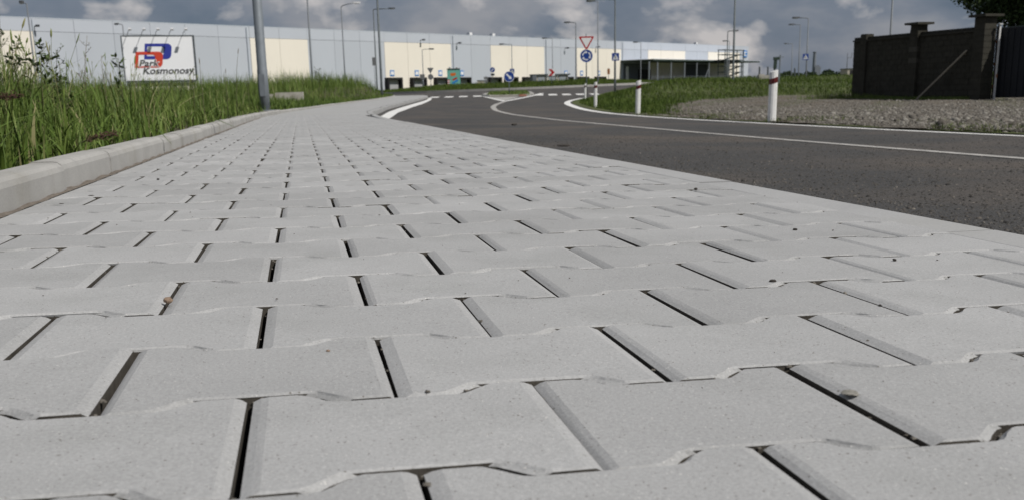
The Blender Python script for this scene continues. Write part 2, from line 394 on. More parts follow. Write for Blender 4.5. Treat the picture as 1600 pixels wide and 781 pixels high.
si = thing('splitter_island', 'kerbed traffic island with weeds in the middle of the zebra crossing', 'traffic island', (0, 0, 0))
ip = [(-1.15, 71.5), (1.25, 71.5), (2.0, 78), (1.9, 84), (1.2, 87), (-.9, 87), (-1.6, 83), (-1.75, 77)]
def islandkerb(ip, wd, h, parent, name, matn):
    n = len(ip); cx = sum(p[0] for p in ip) / n; cy = sum(p[1] for p in ip) / n
    inn = [(cx + (p[0] - cx) * (1 - wd), cy + (p[1] - cy) * (1 - wd)) for p in ip]
    for k in range(n):
        a, b, c, d = ip[k], ip[(k + 1) % n], inn[(k + 1) % n], inn[k]
        m = MB(); zz = lambda p, hh: (p[0], p[1], float(Zb(p[0], p[1]) - .13 + hh))
        m.add([zz(p, -.05) for p in (a, b, c, d)] + [zz(p, h) for p in (a, b, c, d)], [(0, 1, 2, 3), (7, 6, 5, 4), (0, 4, 5, 1), (1, 5, 6, 2), (2, 6, 7, 3), (3, 7, 4, 0)])
        m.build(name, matn if k else 'concrete', parent)
    return inn
inn = islandkerb(ip, .12, .12, si, 'kerb_stone', 'kerbstone')
MB().add([(x, y, float(Zb(x, y) - .13 + .10)) for x, y in inn], [tuple(range(len(inn)))]).build('planted_bed', 'field', si)
MB().box((1.1, 71.4, float(Zb(1.1, 71.4)) - .13 + .06), (.5, .25, .15)).build('red_block', 'redbrick', si)

# roundabout island: ring of kerb stones and a grassed mound
RC = (1.0, 117.0); RR = 17.0
ri = thing('roundabout_island', 'grassed roundabout island ringed by pale kerb stones', 'roundabout', (0, 0, 0))
def Zisle(X, Y):
    d = np.hypot(np.asarray(X) - RC[0], np.asarray(Y) - RC[1]); return Zb(X, Y) + .02 + .55 * sm(RR, 5, d)
nr = 96
for k in range(nr):
    a0 = 2 * PI * k / nr; a1 = 2 * PI * (k + .985) / nr
    if math.sin(a0) > .35: continue
    m = MB(); P = []
    for z in (-.14, .06):
        for r_, a in ((RR + .3, a0), (RR + .3, a1), (RR, a1), (RR, a0)):
            x, y = RC[0] + r_ * math.cos(a), RC[1] + r_ * math.sin(a); P.append((x, y, float(Zb(x, y)) + z))
    m.add(P, [(3, 2, 1, 0), (4, 5, 6, 7), (0, 1, 5, 4), (1, 2, 6, 5), (2, 3, 7, 6), (3, 0, 4, 7)]).build('kerb_stone', 'kerbstone', ri)
rr = np.linspace(.01, RR, 14); aa = np.linspace(0, 2 * PI, 61)
Xr = RC[0] + rr[:, None] * np.cos(aa); Yr = RC[1] + rr[:, None] * np.sin(aa)
V = np.stack([Xr, Yr, Zisle(Xr, Yr)], -1).reshape(-1, 3); i = np.arange(13)[:, None] * 61 + np.arange(60)[None]
arrays('turf', V, np.stack([i, i + 61, i + 62, i + 1], -1).reshape(-1, 4), 'field', ri, True)

# ------------------------------------------------------------------ footpath of interlocking stones
yp = np.concatenate([np.arange(-3, 30, .5), np.arange(30, 78.1, 1.0)])
path = strip('footpath', yp, interp(XL, yp) - .02, interp(XS, yp) - .05, lambda X, Y: Zb(X, Y) - .026 + .023 * sm(16.6, 16.9, Y), 'bed', 8, smooth=False)
tag(path, kind='structure')
yq = np.concatenate([np.arange(16.2, 30, .4), np.arange(30, 78.1, .8)])
strip('far_paving', yq, interp(XL, yq) + .0, interp(XS, yq) - .11, lambda X, Y: Zb(X, Y) - .0015, 'pathtop', 8, parent=path)
PR = .1698; WE = .1922 / 2; WW = PR - WE
EL, SL = .039, .022
def bone(u0, u1, lcut=False, rcut=False, simple=False, gh=.0024, gr=.0013, ch=.0085, seed=0):
    """outline of one stone between u0 and u1 (a whole stone is .2 long, cut ones end square); returns a mesh builder"""
    g = random.Random(seed); j = lambda a: g.uniform(-a, a)
    top = []
    full = [(0, WE), (EL, WE), (EL + SL, WW), (.2 - EL - SL, WW), (.2 - EL, WE), (.2, WE)]
    if not simple:                     # rounded S-shaped steps
        e_, w_ = EL - .0035, SL + .007; st_ = [(q / 6, (q / 6) ** 2 * (3 - 2 * q / 6)) for q in range(7)]
        up_ = [(e_ + w_ * t, WE + (WW - WE) * f) for t, f in st_]; full = [(0, WE)] + up_ + [(.2 - x, y) for x, y in reversed(up_)] + [(.2, WE)]
    def prof(x):
        return np.interp(x, [p[0] for p in full], [p[1] for p in full])
    a = u0; b = u1
    xs = [a] + [p[0] for p in full if a + .002 < p[0] < b - .002] + [b]
    top = [(x, float(prof(x))) for x in xs]
    pts = [(x - .1, -y) for x, y in top] + [(x - .1, y) for x, y in reversed(top)]     # counter-clockwise
    n = len(pts); kinds = []
    for k in range(n):
        p, q = pts[k], pts[(k + 1) % n]
        kinds.append('h' if abs(p[0] - q[0]) < 1e-6 else min(1.0, abs(math.atan2(q[1] - p[1], abs(q[0] - p[0]))) / .8))
    def off(d):
        L = []
        for k in range(n):
            p, q = Vector(pts[k]), Vector(pts[(k + 1) % n]); e = (q - p).normalized(); nn = Vector((-e.y, e.x)); L.append((p + nn * (d['h'] if kinds[k] == 'h' else d['r'] + (d['s'] - d['r']) * kinds[k]), e))
        O = []
        for k in range(n):
            (p, e), (q, f) = L[k - 1], L[k]
            den = e.x * f.y - e.y * f.x
            if abs(den) < 1e-6: O.append(q); continue
            t = ((q.x - p.x) * f.y - (q.y - p.y) * f.x) / den; O.append(p + e * t)
        return O
    c = ch
    rings = [(off(dict(h=gh, r=gr, s=gr * 1.2)), -.055), (off(dict(h=gh, r=gr, s=gr * 1.2)), -.0036),
             (off(dict(h=gh + c * .5, r=gr + .0001, s=gr + c * .35)), -.0016), (off(dict(h=gh + c, r=gr + .0019, s=gr + c * .5)), 0)]
    if simple: rings = [rings[0], rings[1], rings[3]]
    if not simple:                     # worn, slightly uneven arrises
        rings = [([p + Vector((j(.0005), j(.0005))) for p in O], z + (j(.0004) if z < 0 and z > -.05 else 0)) for O, z in rings]
    m = MB(); V = [(p.x, p.y, z) for O, z in rings for p in O]; F = []
    for r_ in range(len(rings) - 1):
        for k in range(n):
            l = (k + 1) % n; F.append((r_ * n + k, r_ * n + l, (r_ + 1) * n + l, (r_ + 1) * n + k))
    F.append(tuple((len(rings) - 1) * n + k for k in range(n)))
    m.add(V, F); m.nside = n; return m
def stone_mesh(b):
    me = b.mesh('paving_stone', 'paver'); me.materials.append(M['paver_side_shade'])
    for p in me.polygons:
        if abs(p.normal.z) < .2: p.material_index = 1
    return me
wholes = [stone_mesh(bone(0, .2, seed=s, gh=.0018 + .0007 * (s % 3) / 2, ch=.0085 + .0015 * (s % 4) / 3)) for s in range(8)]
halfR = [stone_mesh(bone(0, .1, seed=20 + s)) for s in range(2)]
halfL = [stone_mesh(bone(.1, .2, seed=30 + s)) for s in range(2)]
UL, UR = -.4, 1.1
def pave_rows(r):
    """(centre u, kind) for every stone of a row"""
    if r % 2 == 0:
        return [(UL + .1 + .2 * k, 0) for k in range(7)] + [(1.1, 1)]
    return [(-.4, 2)] + [(UL + .2 + .2 * k, 0) for k in range(7)]
cnt = 0; bulk = MB(); simp = {0: bone(0, .2, simple=True, gr=.0005, gh=.003), 1: bone(0, .1, simple=True, gr=.0005, gh=.003), 2: bone(.1, .2, simple=True, gr=.0005, gh=.003)}
allst = []
for r_ in range(-3, 100):
    for u, kd in pave_rows(r_): allst.append((r_, u, kd))
for r_, u, kd in allst:
    v = r_ * PR
    du, dv, dr = rnd.gauss(0, .0006), rnd.gauss(0, .0004), rnd.gauss(0, .003)
    x, y = pav(u + du, v + dv); z = float(Zb(x, y)) + rnd.gauss(0, .0005)
    if cnt < 300:
        me = rnd.choice((wholes, halfR, halfL)[kd])
        flip = PI if (kd == 0 and rnd.random() < .5) else 0
        o = link('paving_stone', me, path, (x, y, z))
        o.rotation_euler = (-.0071 + rnd.gauss(0, .0022), .0144 + rnd.gauss(0, .0022), YAW + dr + flip)
        if flip: o.rotation_euler[0] *= -1; o.rotation_euler[1] *= -1
        cnt += 1
    else:
        q = Matrix.Rotation(YAW + dr, 3, 'Z'); tz = [rnd.gauss(0, .004), rnd.gauss(0, .004)]
        b = simp[kd]; bulk.add([(x + (q @ Vector(p)).x, y + (q @ Vector(p)).y, z + p[2] + float(p[0] * tz[0] + p[1] * tz[1])) for p in b.v], b.f)
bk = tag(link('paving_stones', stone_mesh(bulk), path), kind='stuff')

# kerbs
def kerb_run(root, fn, v0, v1, ln, prof, matn, gap=.008, jit=.0025):
    """kerb stones along a curve: fn(s) -> (x, y, z, dirx, diry); prof = outline (offset to the right, height)"""
    s = v0
    while s < v1 - .05:
        e_ = min(s + ln, v1); m = MB(); n = len(prof); rings = []
        k = 4 if ln > .8 else 2
        dz = rnd.gauss(0, jit); dx = rnd.gauss(0, jit)
        for q in range(k + 1):
            t = s + gap / 2 + (e_ - s - gap) * q / k; x, y, z, a, b = fn(t)
            rings.append([(x + (o + dx) * b, y - (o + dx) * a, z + h + dz) for o, h in prof])
        V = [p for rg in rings for p in rg]; F = [tuple(range(n)), tuple(range(k * n, (k + 1) * n))[::-1]]
        for q in range(k):
            for j in range(n): F.append((q * n + j, (q + 1) * n + j, (q + 1) * n + (j + 1) % n, q * n + (j + 1) % n))
        m.add(V, F).build('kerb_stone', matn, root); s = e_
def along(tab, off=0):
    def fn(y):
        x = float(interp(tab, y)); d = (float(interp(tab, y + .4)) - float(interp(tab, y - .4))) / .8; l = math.hypot(1, d); return x + off, y, float(Zb(x, y)), d / l, 1 / l
    return fn
kl = tag(bpy.data.objects.new('path_kerb', None), kind='structure'); COL.objects.link(kl)
KH = .066
profL = [(-.082, -.12), (-.003, -.12), (-.003, KH - .020), (-.007, KH - .009), (-.016, KH - .002), (-.028, KH), (-.072, KH), (-.082, KH - .006)]
kerb_run(kl, along(XL), .05, 20, .6, profL, 'kerbstone')
kerb_run(kl, along(XL), 20, 78, 2.0, [(a, h if h < 0 else h * .85) for a, h in profL], 'kerbstone')
kr = tag(bpy.data.objects.new('road_kerb', None), kind='structure'); COL.objects.link(kr)
profR = [(-.098, -.3), (0, -.3), (0, -.014), (-.004, -.005), (-.012, -.001), (-.096, -.001), (-.098, -.003)]
kerb_run(kr, along(XS), -1.4, 20, 1.0, profR, 'pathtop', jit=.001)
kerb_run(kr, along(XS), 20, 78, 2.0, profR, 'pathtop', jit=.001)

# a line of blown sand at the foot of the left kerb
ms = MB(); yy = np.arange(.3, 14, .035)
for a, b in zip(yy[:-1], yy[1:]):
    pa = []
    for y in (a, b):
        g = .5 * (.001 + .005 * math.sin(y * 7) + .004 * math.sin(y * 23 + 1) + .003 * math.sin(y * 61))
        x0 = float(interp(XL, y)); z = float(Zb(x0, y))
        pa.append([(x0 - .004, y, z + .004 + .003 * math.sin(y * 31)), (x0 + .003 + max(g, 0) * .4, y, z + .003), (x0 + .006 + max(g, .001), y, z + .0003)])
    ms.add(pa[0] + pa[1], [(0, 1, 4, 3), (1, 2, 5, 4)])
tag(ms.build('sand', 'sand', None, True), 'thin line of brown sand along the foot of the left kerb', 'sand', kind='stuff')

# ------------------------------------------------------------------ grass
def blades(name, px, py, pz, h, wd, lean, mat_, tint, seg=4, parent=None):
    """curved tapering blades from numpy arrays of base points"""
    n = len(px); az = nrs.uniform(0, 2 * PI, n); fa = az + nrs.normal(PI / 2, .5, n)
    t = np.linspace(0, 1, seg + 1)
    bend = lean[:, None] * h[:, None] * (t[None] ** 1.9); up = h[:, None] * (t[None] - .28 * np.minimum(lean, 1.6)[:, None] * t[None] ** 2.2)
    cx = px[:, None] + np.cos(az)[:, None] * bend; cy = py[:, None] + np.sin(az)[:, None] * bend; cz = pz[:, None] + up - .01
    wv = wd[:, None] * (1 - t[None] ** 1.6) * .5 + .0002
    ax = np.cos(fa)[:, None] * wv; ay = np.sin(fa)[:, None] * wv
    L = np.stack([cx - ax, cy - ay, cz], -1); Q = np.stack([cx + ax, cy + ay, cz], -1)
    V = np.stack([L, Q], 2).reshape(n, -1, 3); k = V.shape[1]
    fi = np.array([[2 * i, 2 * i + 1, 2 * i + 3, 2 * i + 2] for i in range(seg)])
    F = (np.arange(n)[:, None, None] * k + fi[None]).reshape(-1, 4)
    tt = np.repeat(tint, k)
    return arrays(name, V.reshape(-1, 3), F, mat_, parent, True, tt)
def scatter_left(n, y0, y1, dmax, pw=1.0):
    Y = np.exp(nrs.uniform(math.log(y0), math.log(y1), n)); 
    span = np.clip(.50 * Y + .9 + interp(XL, Y) + .6, .5, dmax)
    d = span * nrs.uniform(0, 1, n) ** pw; X = interp(XL, Y) - .10 - d; return X, Y, d
def patch(X, Y, s, ph=0): return .5 + .25 * np.sin(X * s + ph + 1.3 * np.sin(Y * s * .7)) + .25 * np.sin(Y * s * 1.3 + ph * 2 + np.sin(X * s * 1.9))
Xc, Yc, dc = scatter_left(4200, .9, 26, 9, .8)
rep = nrs.poisson(17, len(Xc)) + 3; ci = np.repeat(np.arange(len(Xc)), rep); n = len(ci)
sp = (.018 + .03 * nrs.uniform(size=len(Xc)))[ci] * (1 + Yc[ci] * .05); X = Xc[ci] + nrs.normal(0, 1, n) * sp; Y = Yc[ci] + nrs.normal(0, 1, n) * sp
d = interp(XL, Y) - X; k = d > .09; X, Y, d, ci = X[k], Y[k], d[k], ci[k]; n = len(X)
ch_ = nrs.lognormal(0, .28, len(Xc))[ci]; hh = (.085 + .155 * np.clip(d / .7, 0, 1)) * nrs.uniform(.45, 1.25, n) * ch_ * (.75 + .5 * patch(X, Y, 2.3))
hh *= 1 + .5 * np.exp(-((Y - 3.4) / 1.3) ** 2) * np.clip((d - .3) / .5, 0, 1); hh = np.minimum(hh, .42) * (1 + .9 * np.exp(-((X + 4.6) ** 2 + (Y - 19.2) ** 2) / .6))
ti = np.clip((nrs.normal(.42, .15, len(Xc)))[ci] + nrs.normal(0, .13, n), 0, 1); ti[nrs.uniform(size=n) < .05] = .97
bw = nrs.uniform(.003, .0072, n) * (1 + Y * .06) * np.where(nrs.uniform(size=n) < .07, 2.2, 1)
ln_ = np.abs(nrs.normal(.32, .3, n)) + np.where(nrs.uniform(size=n) < .12, nrs.uniform(.6, 1.4, n), 0)
tag(blades('tall_grass', X, Y, Zleft(X, Y), hh, bw, ln_, 'grass', ti, 5), 'tall rough green grass growing behind the left kerb', 'grass', kind='stuff')
# a handful of broad arching leaves near the kerb
# seed stalks
X, Y, d = scatter_left(1300, 1.8, 22, 7, .6); k = d > .15; X, Y, d = X[k], Y[k], d[k]
mbv = []; mbf = []; mt = []
def stalk(x, y, z, h, lean, az, r=.0011, head=.035, hr=.0035, tv=.75):
    P = [Vector((x + math.cos(az) * lean * h * t * t, y + math.sin(az) * lean * h * t * t, z + h * t)) for t in (0, .35, .7, 1)]
    dr_ = (P[3] - P[2]).normalized(); pts = P + [P[3] + dr_ * head * .3, P[3] + dr_ * head * .75, P[3] + dr_ * head]
    rad = [r * 1.2, r, r * .8, r * .7, hr, hr * .8, .0004]
    o = len(mbv); n = 3
    for p, q in zip(pts, rad):
        for j in range(n): g = 2 * PI * j / n; mbv.append((p.x + math.cos(g) * q, p.y + math.sin(g) * q, p.z)); mt.append(tv)
    for i in range(len(pts) - 1):
        for j in range(n): mbf.append((o + i * n + j, o + i * n + (j + 1) % n, o + (i + 1) * n + (j + 1) % n, o + (i + 1) * n + j))
for x, y, dd in zip(X, Y, d):
    stalk(x, y, float(Zleft(x, y)), rnd.uniform(.26, .50) * (.7 + .3 * min(1, dd)), abs(rnd.gauss(.18, .15)), rnd.uniform(0, 6.28), .0009 * (1 + y * .06), rnd.uniform(.02, .06), rnd.uniform(.002, .0042) * (1 + y * .04), rnd.choice([.6, .75, .85, .95]))
tag(arrays('seed_stalks', np.array(mbv), np.array(mbf), 'grass', None, True, np.array(mt)), 'thin seed stalks standing among the tall grass on the left', 'grass', kind='stuff')
# grass further back on the left: bank and field
n = 70000; Y = np.exp(nrs.uniform(math.log(22), math.log(100), n)); d = 28 * nrs.uniform(0, 1, n) ** 1.6 * (Y / 60 + .35); X = interp(XL, Y) - .12 - d
bank = sm(40, 62, Y) * (1 - sm(78, 88, Y)) * sm(.5, 2.2, d)
hh = (.16 + .22 * np.clip(d / 2, 0, 1) + .34 * bank) * nrs.uniform(.5, 1.4, n) * (.6 + .8 * patch(X, Y, .9))
ti = np.clip(nrs.normal(.38, .2, n) + .3 * (patch(X, Y, .5, 1) - .5), 0, 1)
tag(blades('bank_grass', X, Y, Zleft(X, Y), hh, nrs.uniform(.012, .03, n), np.abs(nrs.normal(.3, .25, n)), 'grass', ti, 3), 'overgrown grassy bank beyond the bend of the footpath', 'grass', kind='stuff')
# right-hand grass
n = 90000; Y = np.exp(nrs.uniform(math.log(24), math.log(125), n)); d = nrs.uniform(0, 1, n) ** 1.4 * (6 + Y * .55); X = interp(XO, Y) + .55 + d
ge = interp(XO, Y) + np.interp(Y, [-3, 8, 14, 20, 26, 32, 38, 46, 50, 52], [.75, .75, .8, .9, 1.3, 2.2, 3.3, 5.5, 10, 60])
keep = (X < ge + nrs.normal(0, .25, n)) & ~((Y < 50) & (X > ge + .6)); X, Y, d = X[keep], Y[keep], d[keep]; n = len(X)
hh = (.07 + .12 * np.clip(d / 1.5, 0, 1)) * nrs.uniform(.5, 1.5, n) * (.6 + .8 * patch(X, Y, .6))
ti = np.clip(nrs.normal(.42, .2, n) + .3 * (patch(X, Y, .35, 3) - .5), 0, 1)
tag(blades('verge_grass', X, Y, Zright(X, Y), hh, nrs.uniform(.012, .03, n) * np.clip(Y / 45, .6, 1.5), np.abs(nrs.normal(.45, .3, n)), 'lawn', ti, 3), 'short green grass on the slope right of the road', 'grass', kind='stuff')
# sparse grass and weeds at the ragged edge of the gravel
n = 16000; Y = nrs.uniform(9, 30, n); X = interp(XO, Y) + .25 + np.abs(nrs.normal(0, .7, n)); k = patch(X, Y, 1.9, 4) > .58; X, Y = X[k], Y[k]; n = len(X)
tag(blades('edge_weeds', X, Y, Zright(X, Y) + .01, nrs.uniform(.02, .09, n), nrs.uniform(.004, .009, n), np.abs(nrs.normal(.6, .4, n)), 'lawn', np.clip(nrs.normal(.6, .25, n), 0, 1), 3), 'straggly low weeds between the asphalt and the gravel', 'weeds', kind='stuff')
n = 7000; Y = nrs.uniform(37, 44.4, n); X = 14.3 + (43.6 - Y) * .323 - .1 - np.abs(nrs.normal(.05, .3, n)) * (1 + 2.2 * sm(41.5, 44, Y)); tag(blades('wall_foot_grass', X, Y, Zright(X, Y), nrs.uniform(.05, .2, n) * (1 + 1.2 * sm(41, 44, Y)), nrs.uniform(.006, .014, n), np.abs(nrs.normal(.4, .3, n)), 'grass', np.clip(nrs.normal(.5, .2, n), 0, 1), 3), 'strip of grass growing along the foot of the block wall', 'grass', kind='stuff')
# roundabout turf and splitter island weeds
n = 26000; a = nrs.uniform(PI, 2 * PI, n); r_ = RR * np.sqrt(nrs.uniform(.2, .985, n)); X = RC[0] + r_ * np.cos(a); Y = RC[1] + r_ * np.sin(a)
tag(blades('roundabout_grass', X, Y, Zisle(X, Y), nrs.uniform(.1, .35, n), nrs.uniform(.02, .05, n), np.abs(nrs.normal(.4, .3, n)), 'lawn', np.clip(nrs.normal(.45, .2, n), 0, 1), 2), 'unmown grass on the roundabout island', 'grass', kind='stuff')
n = 2600; X = nrs.uniform(-1.3, 1.6, n); Y = nrs.uniform(72.5, 85, n)
tag(blades('island_weeds', X, Y, Zb(X, Y) - .03, nrs.uniform(.05, .3, n), nrs.uniform(.015, .035, n), np.abs(nrs.normal(.5, .4, n)), 'grass', np.clip(nrs.normal(.45, .22, n), 0, 1), 2), 'dark green weeds growing on the splitter island', 'weeds', kind='stuff')

# ------------------------------------------------------------------ gravel
def stones(name, X, Y, Z, size, label, tint=None):
    base = np.array([[1, 0, 0], [-1, 0, 0], [0, 1, 0], [0, -1, 0], [0, 0, .75], [0, 0, -.6], [.62, .62, .4], [-.62, .55, .35], [-.5, -.66, .4], [.6, -.6, .35]], float)
    fi = np.array([[0, 2, 6], [2, 4, 6], [4, 0, 6], [2, 1, 7], [1, 4, 7], [4, 2, 7], [1, 3, 8], [3, 4, 8], [4, 1, 8], [3, 0, 9], [0, 4, 9], [4, 3, 9]])
    n = len(X); a = nrs.uniform(0, 2 * PI, n); sc = nrs.uniform(.6, 1.25, (n, 1, 3)) * size[:, None, None]
    P = base[None] * sc * nrs.uniform(.75, 1.2, (n, 10, 1)); c, s = np.cos(a)[:, None], np.sin(a)[:, None]
    Q = np.stack([P[..., 0] * c - P[..., 1] * s, P[..., 0] * s + P[..., 1] * c, P[..., 2]], -1) + np.stack([X, Y, Z], -1)[:, None]
    F = (np.arange(n)[:, None, None] * 10 + fi[None]).reshape(-1, 3)
    t = np.repeat(nrs.uniform(0, 1, n) if tint is None else tint, 10)
    o = arrays(name, Q.reshape(-1, 3), F, 'stone', None, False, t); return tag(o, label, 'gravel', kind='stuff')
n = 62000; Y = np.exp(nrs.uniform(math.log(9), math.log(50), n)); a, b = gravel_edges(Y); X = a + (np.minimum(b, .56 * Y + 1) - a) * nrs.uniform(0, 1, n) ** 1.1
k = nrs.uniform(size=n) < .25 + .75 * sm(.2, 1.6, X - a); X, Y = X[k], Y[k]
stones('gravel', X, Y, Zright(X, Y) + .025, nrs.gamma(1.4, .0068, len(X)) + .005, 'crushed grey stone spread over the yard in front of the block wall')
n = 1500; Y = np.exp(nrs.uniform(math.log(8), math.log(26), n)); X = interp(XO, Y) + .2 + np.abs(nrs.normal(.1, .3, n))
stones('roadside_grit', X, Y, Zright(X, Y) + .008, nrs.gamma(2, .004, n) + .004, 'loose grit along the right edge of the asphalt')
# loose chippings on the asphalt next to the near kerb
n = 2200; Y = np.exp(nrs.uniform(math.log(1.3), math.log(14), n)); X = interp(XS, Y) + .02 + np.abs(nrs.normal(0, .45, n)) * (Y / 5 + .4)
stones('road_chippings', X, Y, Zr(X, Y, .0015), nrs.gamma(2, .0009, n) + .0008, 'tiny loose chippings on the asphalt beside the near kerb', np.clip(nrs.normal(.35, .3, n), 0, 1))
# coarse aggregate standing proud of the asphalt
n = 80000; Y = np.exp(nrs.uniform(math.log(1.1), math.log(11), n)); X = interp(XS, Y) + .005 + nrs.uniform(0, 1, n) ** 1.5 * (1.2 + .5 * Y)
k = X < np.minimum(interp(XO, Y) - .3, .55 * Y + .3); X, Y = X[k], Y[k]; n = len(X)
agg = stones('asphalt_aggregate', X, Y, Zr(X, Y, -.0008), nrs.gamma(3, .0008, n) + .0012, 'coarse dark stone chips in the asphalt surface', np.clip(nrs.normal(.35, .28, n), 0, 1)); agg.data.materials[0] = M['chip']
# fine crumbs on the paving
n = 200; V_ = nrs.uniform(-.05, 5, n); U_ = nrs.uniform(-.38, 1.1, n); XY = np.array([pav(u, v) for u, v in zip(U_, V_)])
stones('paving_crumbs', XY[:, 0], XY[:, 1], Zb(XY[:, 0], XY[:, 1]) + .001, nrs.gamma(1.3, .0005, n) + .0003, 'tiny crumbs of grit scattered over the grey paving', np.clip(nrs.normal(.1, .15, n), 0, 1))

# ------------------------------------------------------------------ warehouse
WZ0 = 170.0
WD = Vector((16.48, 19.55, 0)); WLEN = WD.length; WU = WD.normalized(); WN = Vector((WU.y, -WU.x, 0))    # along the wall, and out of it towards the road
W0 = Vector((-19.14, WZ0, 0))
WB = .85; WT = 9.95                       # foot and top of the wall
def wp(t, z, out_=0): p = W0 + WD * t + WN * out_; return Vector((p.x, p.y, z))
WANG = math.atan2(WU.y, WU.x)
wh = thing('warehouse', 'long low grey and cream panelled warehouse with loading docks', 'warehouse', wp(0, WB))
def W(m, name, matn, parent=None, **k): return m.build(name, matn, parent or wh, **k)
# all parts of the warehouse are built in world space, so undo the root's offset
wh.location = (0, 0, 0)
MODS = [round(-3.2 + .2 * k, 2) for k in range(40)]
CREAM = [(-2.8, -2.2), (-1.0, -.6), (0, .6), (1, 1.6), (2, 2.6), (3, 3.6), (4, 4.6)]
ztop = WB + (WT - WB) * .835
def wbox(t0, t1, z0, z1, o0, o1): 
    P = [wp(t, z, o) for t in (t0, t1) for o in (o0, o1) for z in (z0, z1)]
    return MB().add(P, [(0, 1, 3, 2), (4, 6, 7, 5), (0, 4, 5, 1), (2, 3, 7, 6), (0, 2, 6, 4), (1, 5, 7, 3)])
g = .018 / WLEN
for t in MODS:
    t1 = min(t + .2, 4.78)
    if t1 <= t + .01: continue
    cream = any(a - .01 < t and t + .2 < b + .01 for a, b in CREAM)
    dz = rnd.uniform(0, .012)
    W(wbox(t + g, t1 - g, ztop + .04, WT, -.3, .0 + dz), 'wall_panel', 'grey_band')
    W(wbox(t + g, t1 - g, WB - .6, ztop, -.3, (.03 if cream else .0) + dz), 'wall_panel', 'cream_panel' if cream else 'grey_panel')
W(wbox(-3.2, 4.78, WB - .6, WT - .2, -60, -.31), 'core', 'dark_wall')
W(wbox(-3.21, 4.79, WT, WT + .1, -.5, .02), 'roof_trim', 'trim')
for t in (-2.2, -1.02, -.58, .62, 1.62, 2.62):
    W(MB().tube([wp(t, WB, .12), wp(t, WT - .1, .12)], .07, 6), 'downpipe', 'trim')
for t, z in ((-2.19, 9.0), (.32, 8.9), (.66, 8.6), (1.85, 8.3), (2.25, 8.7)):
    m = MB().bar(wp(t, z, .02), wp(t, z + .1, .7), .1); m.box(wp(t, z + .05, .75), (.35, .35, .25), WANG); W(m, 'wall_light', 'lamphead')
for t in (.92, 1.16, 3.98): W(MB().box(wp(t, WT + .35, -3), (.7, .7, .8), WANG), 'roof_vent', 'signwhite')
# loading docks
DOCK = [.055, .272, .49, .70, 1.02, 1.2, 1.4, 1.86, 2.06, 2.29]
for k, t in enumerate(DOCK):
    hw = 1.65 / WLEN; z1 = WB + 2.15
    W(wbox(t - hw, t - hw + .36 / WLEN, WB - .1, z1, .03, .75), 'dock_shelter', 'rubber')
    W(wbox(t + hw - .36 / WLEN, t + hw, WB - .1, z1, .03, .75), 'dock_shelter', 'rubber')
    W(wbox(t - hw + .37 / WLEN, t + hw - .37 / WLEN, z1 - .34, z1, .03, .75), 'dock_shelter', 'rubber')
    dr_ = W(wbox(t - hw + .5 / WLEN, t + hw - .5 / WLEN, WB + .2, z1 - .36, .03, .12), 'dock_door', 'dock_door')
    W(wbox(t - hw + .9 / WLEN, t - hw + 1.3 / WLEN, WB + 1.1, WB + 1.4, .13, .15), 'window_pane', 'glass', dr_)
    W(wbox(t - hw + 1.8 / WLEN, t - hw + 2.2 / WLEN, WB + 1.1, WB + 1.4, .13, .15), 'window_pane', 'glass', dr_)
    W(wbox(t - hw + .4 / WLEN, t + hw - .4 / WLEN, WB - .2, WB + .18, .03, .3), 'dock_step', 'dark')
    if k not in (4, 5, 6):
        sg = W(wbox(t - .45 / WLEN, t + .45 / WLEN, WB + 2.4, WB + 3.3, .04, .09), 'number_sign', 'signblue_pale')
        W(wbox(t - .33 / WLEN, t + .33 / WLEN, WB + 2.58, WB + 3.12, .095, .11), 'number_field', 'signwhite', sg)
# canopy at the right-hand end
CZ = 5.75
can = W(wbox(2.60, 4.40, CZ + .15, CZ + .42, .1, 8.0), 'canopy', 'canopy_green')
W(wbox(2.59, 4.41, CZ + .425, CZ + .5, .1, 8.06), 'canopy_edge', 'trim', can)
for px in (1014, 1027, 1048, 1069, 1088, 1107, 1132, 1158):
    # foot of each column on the front edge of the canopy
    k_ = (px - 791.4) / 1664.6
    A = W0 + WN * 7.6; t = (k_ * A.y - A.x) / (WD.x - k_ * WD.y)
    W(MB().tube([wp(t, WB, 7.6), wp(t, CZ, 7.6)], .16, 8), 'column', 'steel', can)
W(MB().bar(wp(3.42, WB + 1.2, 7.6), wp(3.5, WB + 3.8, 7.6), .15), 'brace', 'steel', can)
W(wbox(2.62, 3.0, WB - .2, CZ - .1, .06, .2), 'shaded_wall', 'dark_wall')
W(wbox(2.84, 3.03, WB, WB + 3.6, .21, .3), 'gateway', 'dark')
W(wbox(2.66, 2.69, WB, WB + 4.2, .21, .4), 'white_post', 'signwhite')
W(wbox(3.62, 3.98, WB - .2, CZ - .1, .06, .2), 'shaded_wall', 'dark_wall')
W(wbox(4.0, 4.45, WB - .2, CZ - .1, .06, .12), 'lower_wall', 'cream_panel')
